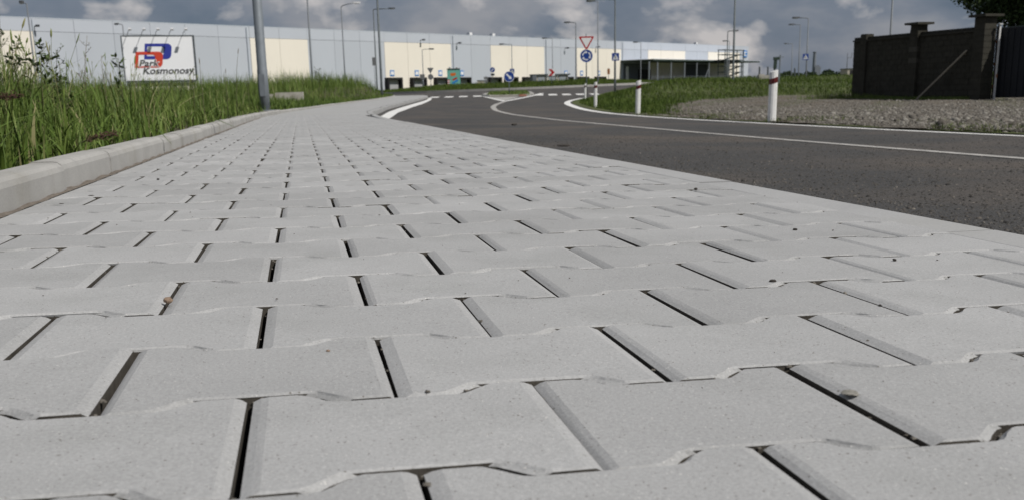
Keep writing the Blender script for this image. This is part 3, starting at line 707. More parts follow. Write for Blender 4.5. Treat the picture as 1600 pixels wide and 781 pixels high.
# escape stair
st = W(MB(), 'escape_stair', 'steel_dark') if False else None
m = MB()
for t in (3.57, 3.72, 3.90): 
    for o in (8.8, 10.4): m.bar(wp(t, WB, o), wp(t, WB + 7.6, o), .16)
stair = W(m, 'stair_frame', 'steel_dark')
for z in (1.4, 2.7, 4.0, 5.3, 6.4, 7.4): W(wbox(3.56, 3.91, WB + z, WB + z + .14, 8.7, 10.5), 'landing', 'steel_dark', stair)
for z in (0, 1.4, 2.7, 4.0, 5.3): W(MB().bar(wp(3.6, WB + z, 9.6), wp(3.88, WB + z + 1.3, 9.6), .8, .12), 'flight', 'steel_dark', stair)
sg = W(wbox(4.66, 4.735, WT - 2.5, WT - .9, .05, .2), 'company_sign', 'signblue_pale')
W(wbox(4.675, 4.72, WT - 2.2, WT - 1.2, .205, .24), 'emblem', 'signwhite', sg)
tx_ = wbox(4.69, 4.72, WT - 1.95, WT - 1.45, .245, .26); W(tx_, 'emblem_gap', 'signblue_pale', sg)
# mesh fence in front of the canopy
fe = thing('mesh_fence', 'thin steel mesh fence in front of the warehouse canopy', 'fence', (0, 0, 0))
for k in range(16):
    t = 2.2 + k * .16; MB().tube([wp(t, WB, 14), wp(t, WB + 1.9, 14)], .05, 6).build('post', 'steel', fe)
for z in (.4, 1.0, 1.6, 1.85): wbox(2.2, 4.6, WB + z, WB + z + .04, 14.0, 14.04).build('rail', 'steel', fe)

# ------------------------------------------------------------------ lamps
def lamp(label, px, Y, topy, arm=0, armlen=1.6, rad=.075, zg=None, matn='pole_far', headm='lamphead', ground_=None, up=0, extra=0, rtop=.6):
    X = colx(px, Y); zb = zg if zg is not None else float(Zb(X, Y))
    zt = rowz(px, topy, Y)
    o = thing('street_lamp', label, 'street lamp', (X, Y, zb - .15), 0, 'street lamps around the site'); h = zt - zb + .15
    MB().tube([(0, 0, 0), (0, 0, .9), (0, 0, .92), (0, 0, h)], [rad * 1.06, rad * 1.06, rad, rad * rtop], 12).build('pole', matn, o, True)
    MB().tube([(0, 0, .14), (0, 0, .17)], rad * 2.1, 12).build('base_plate', matn, o)
    MB().box((0, -rad * 1.03, .62), (rad * 1.1, .02, .4)).build('service_door', matn, o)
    s = 1 if arm >= 0 else -1; al = armlen
    MB().tube([(0, 0, h - .03), (s * .12, 0, h + .03 + up * .3), (s * al * .5, 0, h + .05 + up * .7), (s * al, 0, h + .06 + up)], rad * .5, 8).build('arm', matn, o, True)
    P = [(0, -.5), (.15, -.9), (.55, -1), (.95, -.7), (1, 0), (.95, .7), (.55, 1), (.15, .9), (0, .5)]
    hl = .75 + extra; m = MB()
    lo = [(s * (al - .1 + p[0] * hl), p[1] * .14, h + .02 + up) for p in P]; hi = [(s * (al - .1 + p[0] * hl * .93 + .02), p[1] * .10, h + .16 + up) for p in P]
    n_ = len(P); m.add(lo + hi, [tuple(range(n_)), tuple(range(2 * n_ - 1, n_ - 1, -1))] + [(i, i + n_, (i + 1) % n_ + n_, (i + 1) % n_) for i in range(n_)])
    hd = m.build('lamp_head', headm, o)
    m = MB(); m.box((s * (al - .1 + hl * .55), 0, h - .005 + up), (hl * .6, .18, .04)); m.build('lens', 'lampglass', hd)
    return o
# the near one behind the kerb: a stout galvanised pole that leaves the top of the frame
zl = float(Zleft(colx(411, 20), 20))
lamp('thick galvanised lamp pole in tall grass behind the left kerb', 413, 20, -560, -1, 1.8, .092, zl, 'steel', 'lamphead', rtop=.72)
lamp('tall thin lamp pole on the grassy bank right of the thick pole', 490, 90, -60, 1, 1.8, .09, None, 'pole_far')
lamp('slim lamp with pale head bent right above the grassy bank', 541, 100, 14, 1, 1.15, .075, None, 'pole_far', 'lamphead_pale', up=.25)
lamp('tall lamp pole standing at the end of the footpath by the crossing', 597, 73, -45, 1, 1.4, .085, float(Zb(-9, 73)), 'steel_dark')
lamp('dark lamp with arm to the right just behind the footpath end pole', 590, 118, 18, 1, 1.75, .085, None, 'steel_dark')
lamp('small lamp in front of the cream wall with dock doors', 662.5, 148, 79, 1, 1.0, .07)
lamp('small lamp behind the blue arrow sign, arm to the left', 801, 150, 71, -1, 1.1, .07)
lamp('faint lamp against the grey wall above the low shelter', 864, 160, 62, -1, .9, .065)
lamp('lamp rising above the warehouse roof left of the yield sign', 900.5, 122, 38, -1, .7, .10)
lamp('tall thin lamp pole directly right of the yield sign', 934.5, 105, 6, -1, .5, .07)
lamp('dark lamp with square pedestrian sign on its pole, arm to the left', 961, 73.5, 3, -1, 1.25, .075, None, 'steel_dark')
lamp('small lamp standing in front of the warehouse canopy', 1001, 170, 68, -1, .6, .07)
lamp('tall leaning-looking lamp pole in front of the escape stair', 1145, 78, -50, 1, 1.4, .085, None, 'steel_dark')
lamp('dark lamp just left of the tall pole by the escape stair', 1135, 140, 51, 1, .75, .10, None, 'steel_dark')
lamp('faint far lamp above the right end of the warehouse roof', 1138, 178, 66, -1, .5, .08)
lamp('lamp with arm to the left beside a taller twin on the right', 1247, 134, 41, -1, .85, .085)
lamp('lamp on the right with a small square sign on its pole', 1259, 104, 31, -1, .95, .075)
lamp('faint distant lamp left of the two right-hand lamps', 1236, 190, 70, -1, .9, .09)
lamp('thin lamp pole rising behind the block wall', 1387, 62, -40, -1, 1.2, .07, None, 'pole_far')
lamp('thin lamp pole before the cream panel at the far left', 61, 62, 9, -1, .25, .06, None, 'pole_far', extra=-.5)
lamp('small lamp behind the top left corner of the billboard', 204, 105, 41, -1, .45, .07, None, 'pole_far', extra=-.3)

# ------------------------------------------------------------------ signs
def disc(r, n=32): return [(r * math.cos(2 * PI * i / n), r * math.sin(2 * PI * i / n)) for i in range(n)]
def rtri(a):   # point-down triangle with blunt corners
    h = a * .866; P = [(-a / 2, h / 3), (a / 2, h / 3), (0, -2 * h / 3)]; O = []
    for i in range(3):
        p, q, r_ = Vector(P[i - 1]), Vector(P[i]), Vector(P[(i + 1) % 3])
        for f in (.08,): O += [tuple(q + (p - q) * f), tuple(q + ((p + r_) / 2 - q) * .05), tuple(q + (r_ - q) * f)]
    return O
def sq(w_, h_): return [(-w_ / 2, -h_ / 2), (w_ / 2, -h_ / 2), (w_ / 2, h_ / 2), (-w_ / 2, h_ / 2)]
def face(cz, f0=-.045): return lambda x, y, d: (x, f0 - d, cz + y)
def signpost(label, cat, px, Y, h, rz=0, rad=.03, zg=None, group=None, pole='steel'):
    X = colx(px, Y); zb = float(Zb(X, Y)) if zg is None else zg
    o = thing('road_sign', label, cat, (X, Y, zb - .12), rz, group)
    MB().tube([(0, 0, 0), (0, 0, h + .12)], rad, 10).build('post', pole, o, True); return o
def plate(o, name, poly, cz, m_, d=0, th=.012, back=True, parent=None):
    p = MB().prism(poly, d, d + th, face(cz)).build(name, m_, parent or o); return p
# give way + roundabout
def relz(px, py, Y, zb): return rowz(px, py, Y) - zb
Y = 62; zb = float(Zright(colx(914, Y), Y)); o = signpost('give way triangle above blue roundabout disc on one post', 'road sign', 916.5, Y, rowz(917, 56, Y) - zb + .05, 0, .035, zb)
cz = relz(917, 66, Y, zb) + .12; t_ = plate(o, 'triangle_plate', rtri(.92), cz, 'signred'); plate(o, 'white_field', [(x * .70, y * .70) for x, y in rtri(.92)], cz, 'signwhite', .014, .004, parent=t_)
cz = relz(917, 88.5, Y, zb) + .12; dd_ = plate(o, 'disc_plate', disc(.375), cz, 'signblue')
MB().ring(disc(.375), disc(.35), .013, .018, face(cz)).build('rim', 'signwhite', dd_)
for k in range(3):
    a0 = R(100 + 120 * k); n_ = 10; arc_o = [(.245 * math.cos(a0 + R(78) * i / n_), .245 * math.sin(a0 + R(78) * i / n_)) for i in range(n_ + 1)]; arc_i = [(x * .76, y * .76) for x, y in arc_o][::-1]
    m = MB().prism(arc_o + arc_i, .013, .018, face(cz))
    e0 = a0; c_, s_ = math.cos(e0), math.sin(e0); tip = (.215 * math.cos(a0 - R(24)), .215 * math.sin(a0 - R(24)))
    m.prism([(.30 * c_, .30 * s_), tip, (.13 * c_, .13 * s_)], .0135, .0185, face(cz)); m.build('curved_arrow', 'signwhite', dd_)
# keep-right disc on the splitter island
Y = 74.5; zb = float(Zb(0, Y)); o = signpost('blue disc with white diagonal arrow on the splitter island', 'road sign', 796, Y, rowz(796, 112, Y) - zb, 0, .03, zb - .02)
cz = relz(796, 120.5, Y, zb) + .14; dd_ = plate(o, 'disc_plate', disc(.36), cz, 'signblue'); MB().ring(disc(.36), disc(.338), .013, .018, face(cz)).build('rim', 'signwhite', dd_)
q = Matrix.Rotation(R(-45), 2); AR = [(-.26, -.05), (.06, -.05), (.06, -.13), (.25, 0), (.06, .13), (.06, .05), (-.26, .05)]
MB().prism([tuple(q @ Vector(p)) for p in AR], .013, .018, face(cz)).build('arrow', 'signwhite', dd_)
# pedestrian-crossing squares on three lamp poles
def zebra_square(label, px, py, Y, s_, m1='signblue'):
    X = colx(px, Y); o = thing('pedestrian_sign', label, 'road sign', (X, Y - .09, rowz(px, py, Y)))
    b = MB().prism(sq(s_, s_), 0, .015, lambda x, y, d: (x, -d, y)).build('plate', m1, o)
    fn = lambda x, y, d: (x * s_, -d, y * s_)
    MB().prism([(-.40, -.36), (.40, -.36), (0, .40)], .016, .02, fn).build('white_triangle', 'signwhite' if s_ < .6 else 'signwhite', b)
    m = MB(); m.prism([(-.05 + .06 * math.cos(a), .16 + .06 * math.sin(a)) for a in [R(30 * i) for i in range(12)]], .021, .024, fn)
    m.prism([(-.08, .10), (.02, .10), (.05, -.06), (.14, -.27), (.07, -.28), (-.03, -.10), (-.13, -.27), (-.2, -.25), (-.08, -.04)], .021, .024, fn); m.build('walking_figure', 'signblack', b)
    MB().bar((0, .03, -.1), (0, .03, .1), .06).build('clamp', 'steel', o); return o
zebra_square('small square blue pedestrian crossing sign on the dark crossing lamp', 961.5, 90, 73.5, .5)
zebra_square('tiny square blue sign just above the diagonal arrow disc', 801, 112, 150 - .1, .62)
zebra_square('small dark square sign on the lamp left of the block wall', 1256.5, 90, 104, .55)
# signs around the roundabout
def arrow_disc(label, px, py, Y, r_, zb):
    o = signpost(label, 'road sign', px, Y, rowz(px, py, Y) - zb + r_, 0, .03, zb); cz = rowz(px, py, Y) - zb + .12
    b = plate(o, 'disc_plate', disc(r_), cz, 'signblue'); MB().prism([(x * r_ / .3 * .8, y * r_ / .3 * .8) for x, y in [tuple(Matrix.Rotation(R(60), 2) @ Vector(p)) for p in AR]], .013, .018, face(cz)).build('arrow', 'signwhite', b); return o, cz
Y = 112; zb = float(Zisle(colx(770, Y), Y)); o, cz = arrow_disc('small blue disc with white arrow before the cream wall edge', 770.5, 110, Y, .26, zb)
b = plate(o, 'lower_plate', sq(.45, .3), cz - .48, 'signwhite'); plate(o, 'plate_symbol', sq(.36, .2), cz - .48, 'signblack', .013, .004, parent=b)
Y = 106; zb = float(Zisle(colx(674, Y), Y)); o = signpost('grey backs of a triangle and a disc sign before the docks', 'road sign', 674, Y, rowz(674, 107, Y) - zb, 0, .03, zb)
plate(o, 'triangle_back', rtri(.66), relz(674, 110, Y, zb) + .12, 'signback'); plate(o, 'disc_back', disc(.27), relz(674, 121, Y, zb) + .12, 'signback')
o = signpost('small grey rectangular sign back beside the dock lamp', 'road sign', 661, 120, rowz(661, 117, 120) - float(Zisle(colx(661, 120), 120)), 0, .03, float(Zisle(colx(661, 120), 120)))
plate(o, 'plate_back', sq(.55, .5), rowz(661, 120.5, 120) - float(Zisle(colx(661, 120), 120)) + .12, 'signback')
zb = float(Zisle(colx(587, 118), 118)); o = signpost('dark grey rectangular sign back beside the footpath end pole', 'road sign', 587.3, 117, rowz(587, 91, 117) - zb, 0, .03, zb); plate(o, 'plate_back', sq(.4, .85), rowz(587, 97, 117) - zb + .12, 'signback')
zb = float(Zisle(colx(760, 125), 125)); o = signpost('pair of small grey sign plates right of the teal totem', 'road sign', 760, 125, rowz(760, 119, 125) - zb, 0, .03, zb)
for dz_ in (-.15, -.5, -.8): plate(o, 'plate_back', sq(.5, .26), rowz(760, 119, 125) - zb + dz_, 'signback')
zb = .9; o = signpost('small brown upright plate on a thin post before the cream wall', 'road sign', 951, 150, rowz(951, 107, 150) - zb, 0, .04, zb); plate(o, 'plate', sq(.36, .75), rowz(951, 112.5, 150) - zb + .12, 'rust')
# chevron board on the roundabout
Y = 104; zb = float(Zisle(colx(862, Y), Y)); o = signpost('red and white chevron board standing on the roundabout', 'road sign', 862, Y, rowz(862, 110, Y) - zb, 0, .03, zb)
cz = rowz(862, 114, Y) - zb + .12; b = plate(o, 'board_plate', sq(.66, .66), cz, 'signwhite')
CH = [(-.28, .32), (0, .32), (.32, 0), (0, -.32), (-.28, -.32), (.02, 0)]
MB().prism(CH, .013, .018, face(cz)).build('chevron', 'signred', b)

# ------------------------------------------------------------------ guide posts
def guide_post(label, px, Y, h, lean, dark='post_red'):
    X = colx(px, Y); zb = float(Zright(X, Y))
    o = thing('guide_post', label, 'guide post', (X, Y, zb - .03), 0, 'white guide posts along the right edge of the road'); o.rotation_euler = (lean[1], lean[0], R(12))
    sec = [(-.055, .03), (-.045, -.035), (-.02, -.05), (.02, -.05), (.045, -.035), (.055, .03), (.03, .045), (-.03, .045)]
    def body(z0, z1, sc, name, m_, parent, sl=.05):
        n_ = len(sec); V = [(x * sc, y * sc, z0 + x * sl / .055 * .35) for x, y in sec] + [(x * sc, y * sc, z1 + x * sl / .055 * .35) for x, y in sec]
        return MB().add(V, [tuple(range(n_)), tuple(range(2 * n_ - 1, n_ - 1, -1))] + [(i, i + n_, (i + 1) % n_ + n_, (i + 1) % n_) for i in range(n_)]).build(name, m_, parent)
    body(0, h * .80, 1, 'lower_shaft', 'post_white', o); body(h * .80, h * .91, 1.0, 'reflector_band', dark, o); body(h * .91, h + .03, 1, 'top_cap', 'post_white', o)
    MB().box((0, -.052, h * .855), (.045, .006, h * .07)).build('reflector', 'post_red', o); return o
guide_post('nearest white guide post with dark red band in front of the gravel', 1208, 15.0, .70, (.02, -.02))
guide_post('white guide post at the left edge of the gravel patch', 997, 24.6, .745, (.02, .0))
guide_post('white guide post at the inside of the bend below the pedestrian sign', 930.5, 37.5, .86, (.01, .0))
guide_post('farthest white guide post with a black band, below the give way sign', 914.5, 57.5, .80, (.01, .0), 'signblack')

# ------------------------------------------------------------------ billboard
bY = 60.0; bX = colx(256, bY); bW, bH = 3.75, 2.36; bz = rowz(256, 126, bY)
bb = thing('billboard', 'white billboard with blue and red double D logo above the weeds', 'billboard', (bX, bY, float(Zleft(bX, bY))), R(20)); bz -= float(Zleft(bX, bY))
board = MB().box((0, 0, bz + bH / 2), (bW, .16, bH)).build('panel', 'board', bb)
fr = MB()
for a_, b_ in (((-bW / 2 - .05, 0, bz - .05), (-bW / 2 - .05, 0, bz + bH + .05)), ((bW / 2 + .03, 0, bz - .05), (bW / 2 + .03, 0, bz + bH + .05))): fr.bar(a_, b_, .06, .3)
fr.bar((-bW / 2, 0, bz - .07), (bW / 2, 0, bz - .07), .28, .1); fr.bar((-bW / 2, 0, bz + bH + .03), (bW / 2, 0, bz + bH + .03), .2, .05); fr.build('frame', 'steel_dark', bb)
for x in (-1.6, -.55, .55, 1.6): MB().bar((x, .15, 0), (x, .15, bz + bH * .8), .14).build('leg', 'steel_dark', bb)
MB().box((0, .05, bz - .45), (bW * .98, .06, .6)).build('lower_panel', 'cream_panel', bb)
def bfn(x, y, d): return ((x - 460) / 720 * bW, -.083 - d, bz + (690 - y) / 445 * bH)
def dpoly(x0, x1, y0, y1, r_, sk=0, n_=7):
    """a capital D: square on the left, round on the right, leaning a little"""
    P = [(x0, y1), (x0, y0)]; P += [(x1 - r_ + r_ * math.sin(a), y0 + r_ - r_ * math.cos(a)) for a in [PI / 2 * i / n_ for i in range(n_ + 1)]]
    P += [(x1 - r_ + r_ * math.cos(a), y1 - r_ + r_ * math.sin(a)) for a in [PI / 2 * i / n_ for i in range(n_ + 1)]]
    return [(x + (y1 - y) * sk, y) for x, y in P]
MB().ring(dpoly(300, 575, 318, 478, 48, .14), dpoly(332, 500, 348, 444, 30, .14), 0, .004, bfn).build('blue_letter', 'board_blue', board)
MB().ring(dpoly(200, 478, 400, 562, 48, .14), dpoly(234, 402, 430, 546, 30, .14), .005, .009, bfn).build('red_letter', 'board_red', board)
def text(body, size, name, matn, parent, loc, bold=.0, shear=.25, ext=.002, sx=1.0, rot=(PI / 2, 0, 0)):
    cu = bpy.data.curves.new(name, 'FONT'); cu.body = body; cu.size = size; cu.shear = shear; cu.offset = bold; cu.extrude = ext; cu.resolution_u = 3
    to = bpy.data.objects.new(name, cu); COL.objects.link(to); bpy.context.view_layer.update()
    me = bpy.data.meshes.new_from_object(to.evaluated_get(bpy.context.evaluated_depsgraph_get())); bpy.data.objects.remove(to); bpy.data.curves.remove(cu)
    me.materials.clear(); me.materials.append(M[matn]); me.name = name
    o = link(name, me, parent, loc, rot); o.scale = (sx, 1, 1); return o
p = bfn(240, 548, .012); text('Park', .50, 'lettering_outline', 'board', board, p, .028, sx=1.12)
p = bfn(240, 548, .016); text('Park', .50, 'lettering', 'signblack', board, p, .008, sx=1.12)
p = bfn(268, 624, .012); text('Kosmonosy', .50, 'lettering_outline', 'board', board, p, .022, sx=1.14)
p = bfn(268, 624, .016); text('Kosmonosy', .50, 'lettering', 'signblack', board, p, .008, sx=1.14)
for k in range(5):
    x = -bW / 2 + .3 + k * .73
    ar = MB().tube([(x, .1, bz + bH), (x + .02, -.1, bz + bH + .18), (x + .12, -.75, bz + bH + .33)], .016, 6).build('lamp_arm', 'steel', bb)
    MB().box((x + .14, -.83, bz + bH + .33), (.16, .18, .08), 0, Matrix.Rotation(R(25), 3, 'X')).build('floodlight', 'lamphead_pale', ar)

# ------------------------------------------------------------------ things beside the roundabout
Y = 128.; zb = float(Zisle(colx(710, Y), Y)) - .1
z0, z1 = rowz(710, 137, Y), rowz(710, 109, Y); tw = 20 * Y / 1665
to = thing('advertising_totem', 'teal advertising totem with orange, red and blue print', 'totem', (colx(710, Y), Y, z0 - .25), R(4))
H = z1 - z0 + .25
pn = MB().box((0, 0, H / 2 - .02), (tw, .25, H - .06)).build('panel', 'teal', to); MB().box((0, -.01, H + .02), (tw + .04, .3, .14)).build('top_bar', 'steel_dark', to)
ff = lambda x, y, d: (x * tw, -.128 - d, y * H)
MB().prism([(-.27, .80), (.13, .82), (.17, .74), (.10, .68), (-.22, .66)], 0, .004, ff).build('orange_print', 'orange', pn)
MB().prism([(-.14, .50), (.22, .60), (.28, .53), (-.08, .43)], 0, .004, ff).build('red_print', 'signred', pn)
MB().prism([(-.16, .34), (.28, .50), (.34, .42), (.2, .36), (-.1, .26)], 0, .004, ff).build('blue_print', 'signblue_pale', pn)
MB().box((tw * .4, -.16, .42), (.18, .06, .4)).build('hatch', 'dark', pn)
for x in (-.3, .25): MB().tube([(x * tw, -.1, H + .06), (x * tw, -.2, H + .25)], [.08, .12], 8).build('lamp', 'lamphead_pale', to)
Y = 126.5; bp = thing('striped_post', 'red and white striped post at the left foot of the teal totem', 'post', (colx(702, Y), Y, rowz(702, 137.5, Y) - .2))
for k in range(9): MB().box((0, 0, .1 + k * .12), (.28, .10, .118)).build('white_stripe' if k % 2 else 'red_stripe', 'signwhite' if k % 2 else 'signred', bp)
Y = 138.; z0 = rowz(860, 131, Y) - .2; z1 = rowz(860, 117.5, Y); sw = 59 * Y / 1665; H = z1 - z0
sh = thing('bus_shelter', 'low grey flat-roofed shelter with glazed bays behind the roundabout', 'shelter', (colx(859.5, Y), Y, z0), R(10))
MB().box((0, 0, H), (sw + .2, 1.5, .16)).build('roof', 'steel_dark', sh); MB().box((-sw / 2 + .25, 0, H / 2), (.5, 1.6, H - .18)).build('end_wall', 'dark_wall', sh)
for k in range(3):
    x = -sw / 2 + .5 + (k + .5) * (sw - .7) / 3; b = MB().box((x, -.55, H * .5), ((sw - .7) / 3 - .06, .06, H - .2)).build('back_panel', 'house_beige' if k != 1 else 'cream_panel', sh)
    MB().box((x, -.60, H * .62), ((sw - .7) / 3 - .5, .03, H * .45)).build('pane', 'glass', b)
for k in range(4): MB().bar((-sw / 2 + .5 + k * (sw - .7) / 3, -.75, 0), (-sw / 2 + .5 + k * (sw - .7) / 3, -.75, H - .08), .09).build('column', 'steel', sh)
Y = 150.; cb = thing('utility_cabinet', 'pale low utility cabinet beside the grey sign plates', 'cabinet', (colx(751.5, Y), Y, rowz(751, 136, Y) - .2)); MB().box((0, 0, .5), (.95, .5, 1.0)).build('body', 'house_beige', cb); MB().box((0, 0, 1.04), (1.05, .6, .07)).build('lid', 'steel', cb); MB().box((0, -.26, .5), (.02, .02, .85)).build('door_gap', 'dark', cb)

# ------------------------------------------------------------------ block wall, gate, plank
A = Vector((14.25, 43.7, 0)); B = Vector((16.45, 37.0, 0)); L = (B - A).length; dv_ = (B - A).normalized(); nv = Vector((dv_.y, -dv_.x, 0))   # nv points to the road
if nv.x > 0: nv = -nv
wang = math.atan2(dv_.y, dv_.x); wz = float(Zright(A.x, A.y)) - .1; WH = 2.52
wl = thing('block_wall', 'dark concrete block wall with capped pillars beside the gravel yard', 'wall', (A.x, A.y, wz), wang)
sgn = 1 if (Matrix.Rotation(-wang, 3, 'Z') @ nv).y > 0 else -1
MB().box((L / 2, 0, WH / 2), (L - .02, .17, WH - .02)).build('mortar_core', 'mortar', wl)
bl, bh = .40, .195
bms = []
for k in range(4):
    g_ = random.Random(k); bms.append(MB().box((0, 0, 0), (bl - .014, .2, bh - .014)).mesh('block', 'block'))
nrow = int((WH - .06) / bh)
for r_ in range(nrow):
    x = -.2 if r_ % 2 else 0
    while x < L - .05:
        x0, x1 = max(x, 0), min(x + bl, L)
        if x1 - x0 > .1:
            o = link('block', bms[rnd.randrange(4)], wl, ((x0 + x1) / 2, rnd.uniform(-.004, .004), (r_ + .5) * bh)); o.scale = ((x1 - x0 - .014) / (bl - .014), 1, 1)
        x += bl
for k in range(9):
    MB().box(((k + .5) * L / 9, 0, nrow * bh + .035), (L / 9 - .01, .32, .06)).build('coping', 'block', wl)
def pillar(x, h, wd=.44, cap=True):
    p = MB().box((x, 0, h / 2), (wd - .02, wd - .02, h)).build('pillar', 'mortar', wl)
    n_ = int(h / .2)
    for k in range(n_): MB().box((x, 0, (k + .5) * .2), (wd, wd, .186)).build('pillar_block', 'block_pale' if k % 2 and 1.0 < k * .2 < 2.2 and x > 1 and x < 5 else 'block', p)
    if cap:
        MB().box((x, 0, h + .04), (wd + .3, wd + .3, .08)).build('cap', 'block', p)
pillar(L * .53, 2.78); pillar(L + .05, 2.82, .5); pillar(.7, 2.62, .36, False)
gt = thing('metal_gate', 'dark sheet-metal gate right of the block wall', 'gate', (B.x + .42, B.y - .12, wz), R(-62))
GL = 4.2
MB().box((GL / 2, .0, 1.28), (GL, .02, 2.3)).build('sheet', 'gate_paint', gt)
for k in range(17): MB().box((.02 + k * GL / 17 + .1, -.022, 1.28), (.11, .022, 2.28)).build('rib', 'gate_paint', gt)
for z in (.16, 1.3, 2.42): MB().box((GL / 2, .03, z), (GL, .05, .08)).build('rail', 'steel_dark', gt)
MB().bar((-.0, .03, 0), (-.0, .03, 2.5), .08).build('stile', 'gate_paint', gt)
for k, z in enumerate((.5, 1.25, 2.0)): MB().box((-.08, -.02, z), (.16, .03, .09)).build('hinge', 'rust', gt)
ps = thing('gap_light_strip', 'added pale upright standing in for sunlight in the gap between the block wall and the gate', 'post', (B.x + .36, B.y - .36, wz), R(8))  # pale upright added to imitate sunlight showing through the gap
MB().bar((0, 0, 0), (.02, 0, 2.55), .05).build('shaft', 'post_white', ps); MB().box((.02, 0, .85), (.055, .055, .12)).build('brown_patch', 'rust', ps); MB().box((.02, 0, 2.56), (.12, .12, .03)).build('added_top_plate', 'post_white', ps)  # shaft, patch and plate are all parts of the added upright
pl = thing('leaning_plank', 'pale timber prop leaning diagonally against the block wall', 'plank', (A + dv_ * (L * .68) + nv * .75 + Vector((0, 0, wz + .1))))
tp = (A + dv_ * (L * .92) + nv * .16 + Vector((0, 0, wz + 1.75))) - Vector(pl.location)
MB().bar((0, 0, 0), tp, .07, .05).build('board', 'plank', pl); MB().bar(tp * .93, tp * .93 + nv * -.1, .05).build('cleat', 'plank', pl)

# ------------------------------------------------------------------ trees and far things
def leafcloud(name, centres, n, size, matn, parent, seed=0):
    g_ = np.random.RandomState(seed); P = []
    w_ = np.array([c[3] ** 3 for c in centres]); idx = g_.choice(len(centres), n, p=w_ / w_.sum()); C_ = np.array(centres)[idx]
    d_ = g_.normal(size=(n, 3)); d_ /= np.linalg.norm(d_, axis=1)[:, None]; r_ = C_[:, 3] * g_.uniform(.35, 1.05, n)
    c_ = C_[:, :3] + d_ * r_[:, None] * np.array([1, 1, .8]); a_ = g_.normal(size=(n, 3)); a_ /= np.linalg.norm(a_, axis=1)[:, None]
    b_ = np.cross(a_, g_.normal(size=(n, 3))); b_ /= np.linalg.norm(b_, axis=1)[:, None]; s_ = size * g_.uniform(.6, 1.4, n)[:, None]
    V_ = np.stack([c_ - a_ * s_, c_ + b_ * s_ * .5, c_ + a_ * s_, c_ - b_ * s_ * .5], 1).reshape(-1, 3)
    return arrays(name, V_, np.arange(4 * n).reshape(-1, 4), matn, parent, False, np.repeat(np.clip(g_.normal(.45, .25, n), 0, 1), 4))
tx0, ty0 = 21.5, 41.5; tz = float(Zright(tx0, ty0)); tr = thing('broadleaf_tree', 'dark leafy tree rising behind the metal gate', 'tree', (tx0, ty0, tz))
tk = MB().tube([(0, 0, 0), (.05, 0, 1.2), (0, .1, 2.6), (-.2, 0, 4.2), (-.1, 0, 6)], [.24, .2, .16, .11, .04], 9); g_ = random.Random(5); cs = []
for k in range(16):
    a_ = g_.uniform(0, 6.28); z_ = g_.uniform(2.3, 5.2); ln = g_.uniform(1.4, 3.1) * (1.1 - .08 * z_)
    e_ = (math.cos(a_) * ln, math.sin(a_) * ln, z_ + g_.uniform(.1, .8)); tk.tube([(0, 0, z_ - .4), (e_[0] * .5, e_[1] * .5, z_ + .25), e_], [.08, .05, .015], 5); cs.append((*e_, g_.uniform(.7, 1.1)))
for e_ in ((-2.9, -.3, 3.05), (-3.5, -.3, 3.5), (-2.4, -.6, 4.2), (-3.9, -.2, 3.75)): tk.tube([(0, 0, 2.6), (e_[0] * .5, e_[1] * .5, 3.2), e_], [.07, .04, .01], 5); cs.append((*e_, .55))
tk.build('trunk', 'bark', tr, True); leafcloud('crown', cs + [(0, 0, 5, 1.7), (-.8, 0, 4.2, 1.3), (-1.5, .2, 4.8, 1.2), (-2.2, -.3, 3.9, 1.0), (-.5, -.8, 3.5, 1.1), (-1.6, -.5, 3.4, .9), (-2.7, -.4, 3.2, .7), (-.2, -1.2, 3.1, .9), (-1.0, -1.0, 3.0, .8)], 62000, .085, 'leaf', tr, 3)
def bush(label, px, Y, topy, rad, matn='leaf_far', n=1500, name='shrub', cat='shrub', group=None, zoff=0):
    X = colx(px, Y); z = float(Zright(X, Y)) + zoff; zt = rowz(px, topy, Y); h = max(zt - z, rad * .8)
    o = thing(name, label, cat, (X, Y, z), 0, group); g_ = random.Random(int(px)); MB().tube([(0, 0, -.1), (.03, 0, h * .35), (0, .02, h * .7)], [.06 * h, .04 * h, .02 * h], 6).build('trunk', 'bark', o)
    cs = [(g_.uniform(-.6, .6) * rad, g_.uniform(-.4, .4) * rad, h - rad * g_.uniform(.5, 1.0), rad * g_.uniform(.35, .55)) for k in range(7)] + [(0, 0, h - rad * .62, rad * .6)]
    leafcloud('crown', cs, n, rad * .11, matn, o, int(px)); return o
bush('round dark tree on the skyline right of the far chimney', 1292, 300, 110, 3.2, name='far_tree', cat='tree', n=2500)
for px, ty_, rd, lb in ((1228, 116, 3.0, 'low dark bushes on the skyline just right of the nearest guide post'), (1244, 114, 2.4, 'small bush on the skyline between the right-hand lamps'), (1268, 117, 2.6, 'small bush at the foot of the far chimney'), (1312, 117, 2.8, 'small bush on the skyline left of the far beige house'), (1170, 119, 1.6, 'small bush on the skyline below the warehouse corner')):
    bush(lb, px, 290, ty_, rd, group='bushes on the far skyline')
n_ = 9000; X_ = nrs.uniform(70, 420, n_); cs_ = [(x, 520 + rnd.uniform(-20, 20), 3.4 + rnd.uniform(-1.2, 1.2), rnd.uniform(1.6, 3.6)) for x in np.arange(70, 420, 3.0)]
tag(leafcloud('far_wood', cs_, 16000, .9, 'leaf_far', None, 9), 'long low line of far-off trees along the right horizon', 'trees', kind='stuff')
Y = 640.; zt = rowz(1272, 82, Y); ch = thing('far_chimney', 'tall thin grey chimney on the horizon left of the block wall', 'chimney', (colx(1271, Y), Y, 2.0))
MB().tube([(0, 0, 0), (0, 0, zt - 2)], [1.4, .9], 10).build('shaft', 'tower_grey', ch); MB().tube([(0, 0, zt - 2.6), (0, 0, zt - 2)], 1.15, 10).build('rim', 'tower_grey', ch)
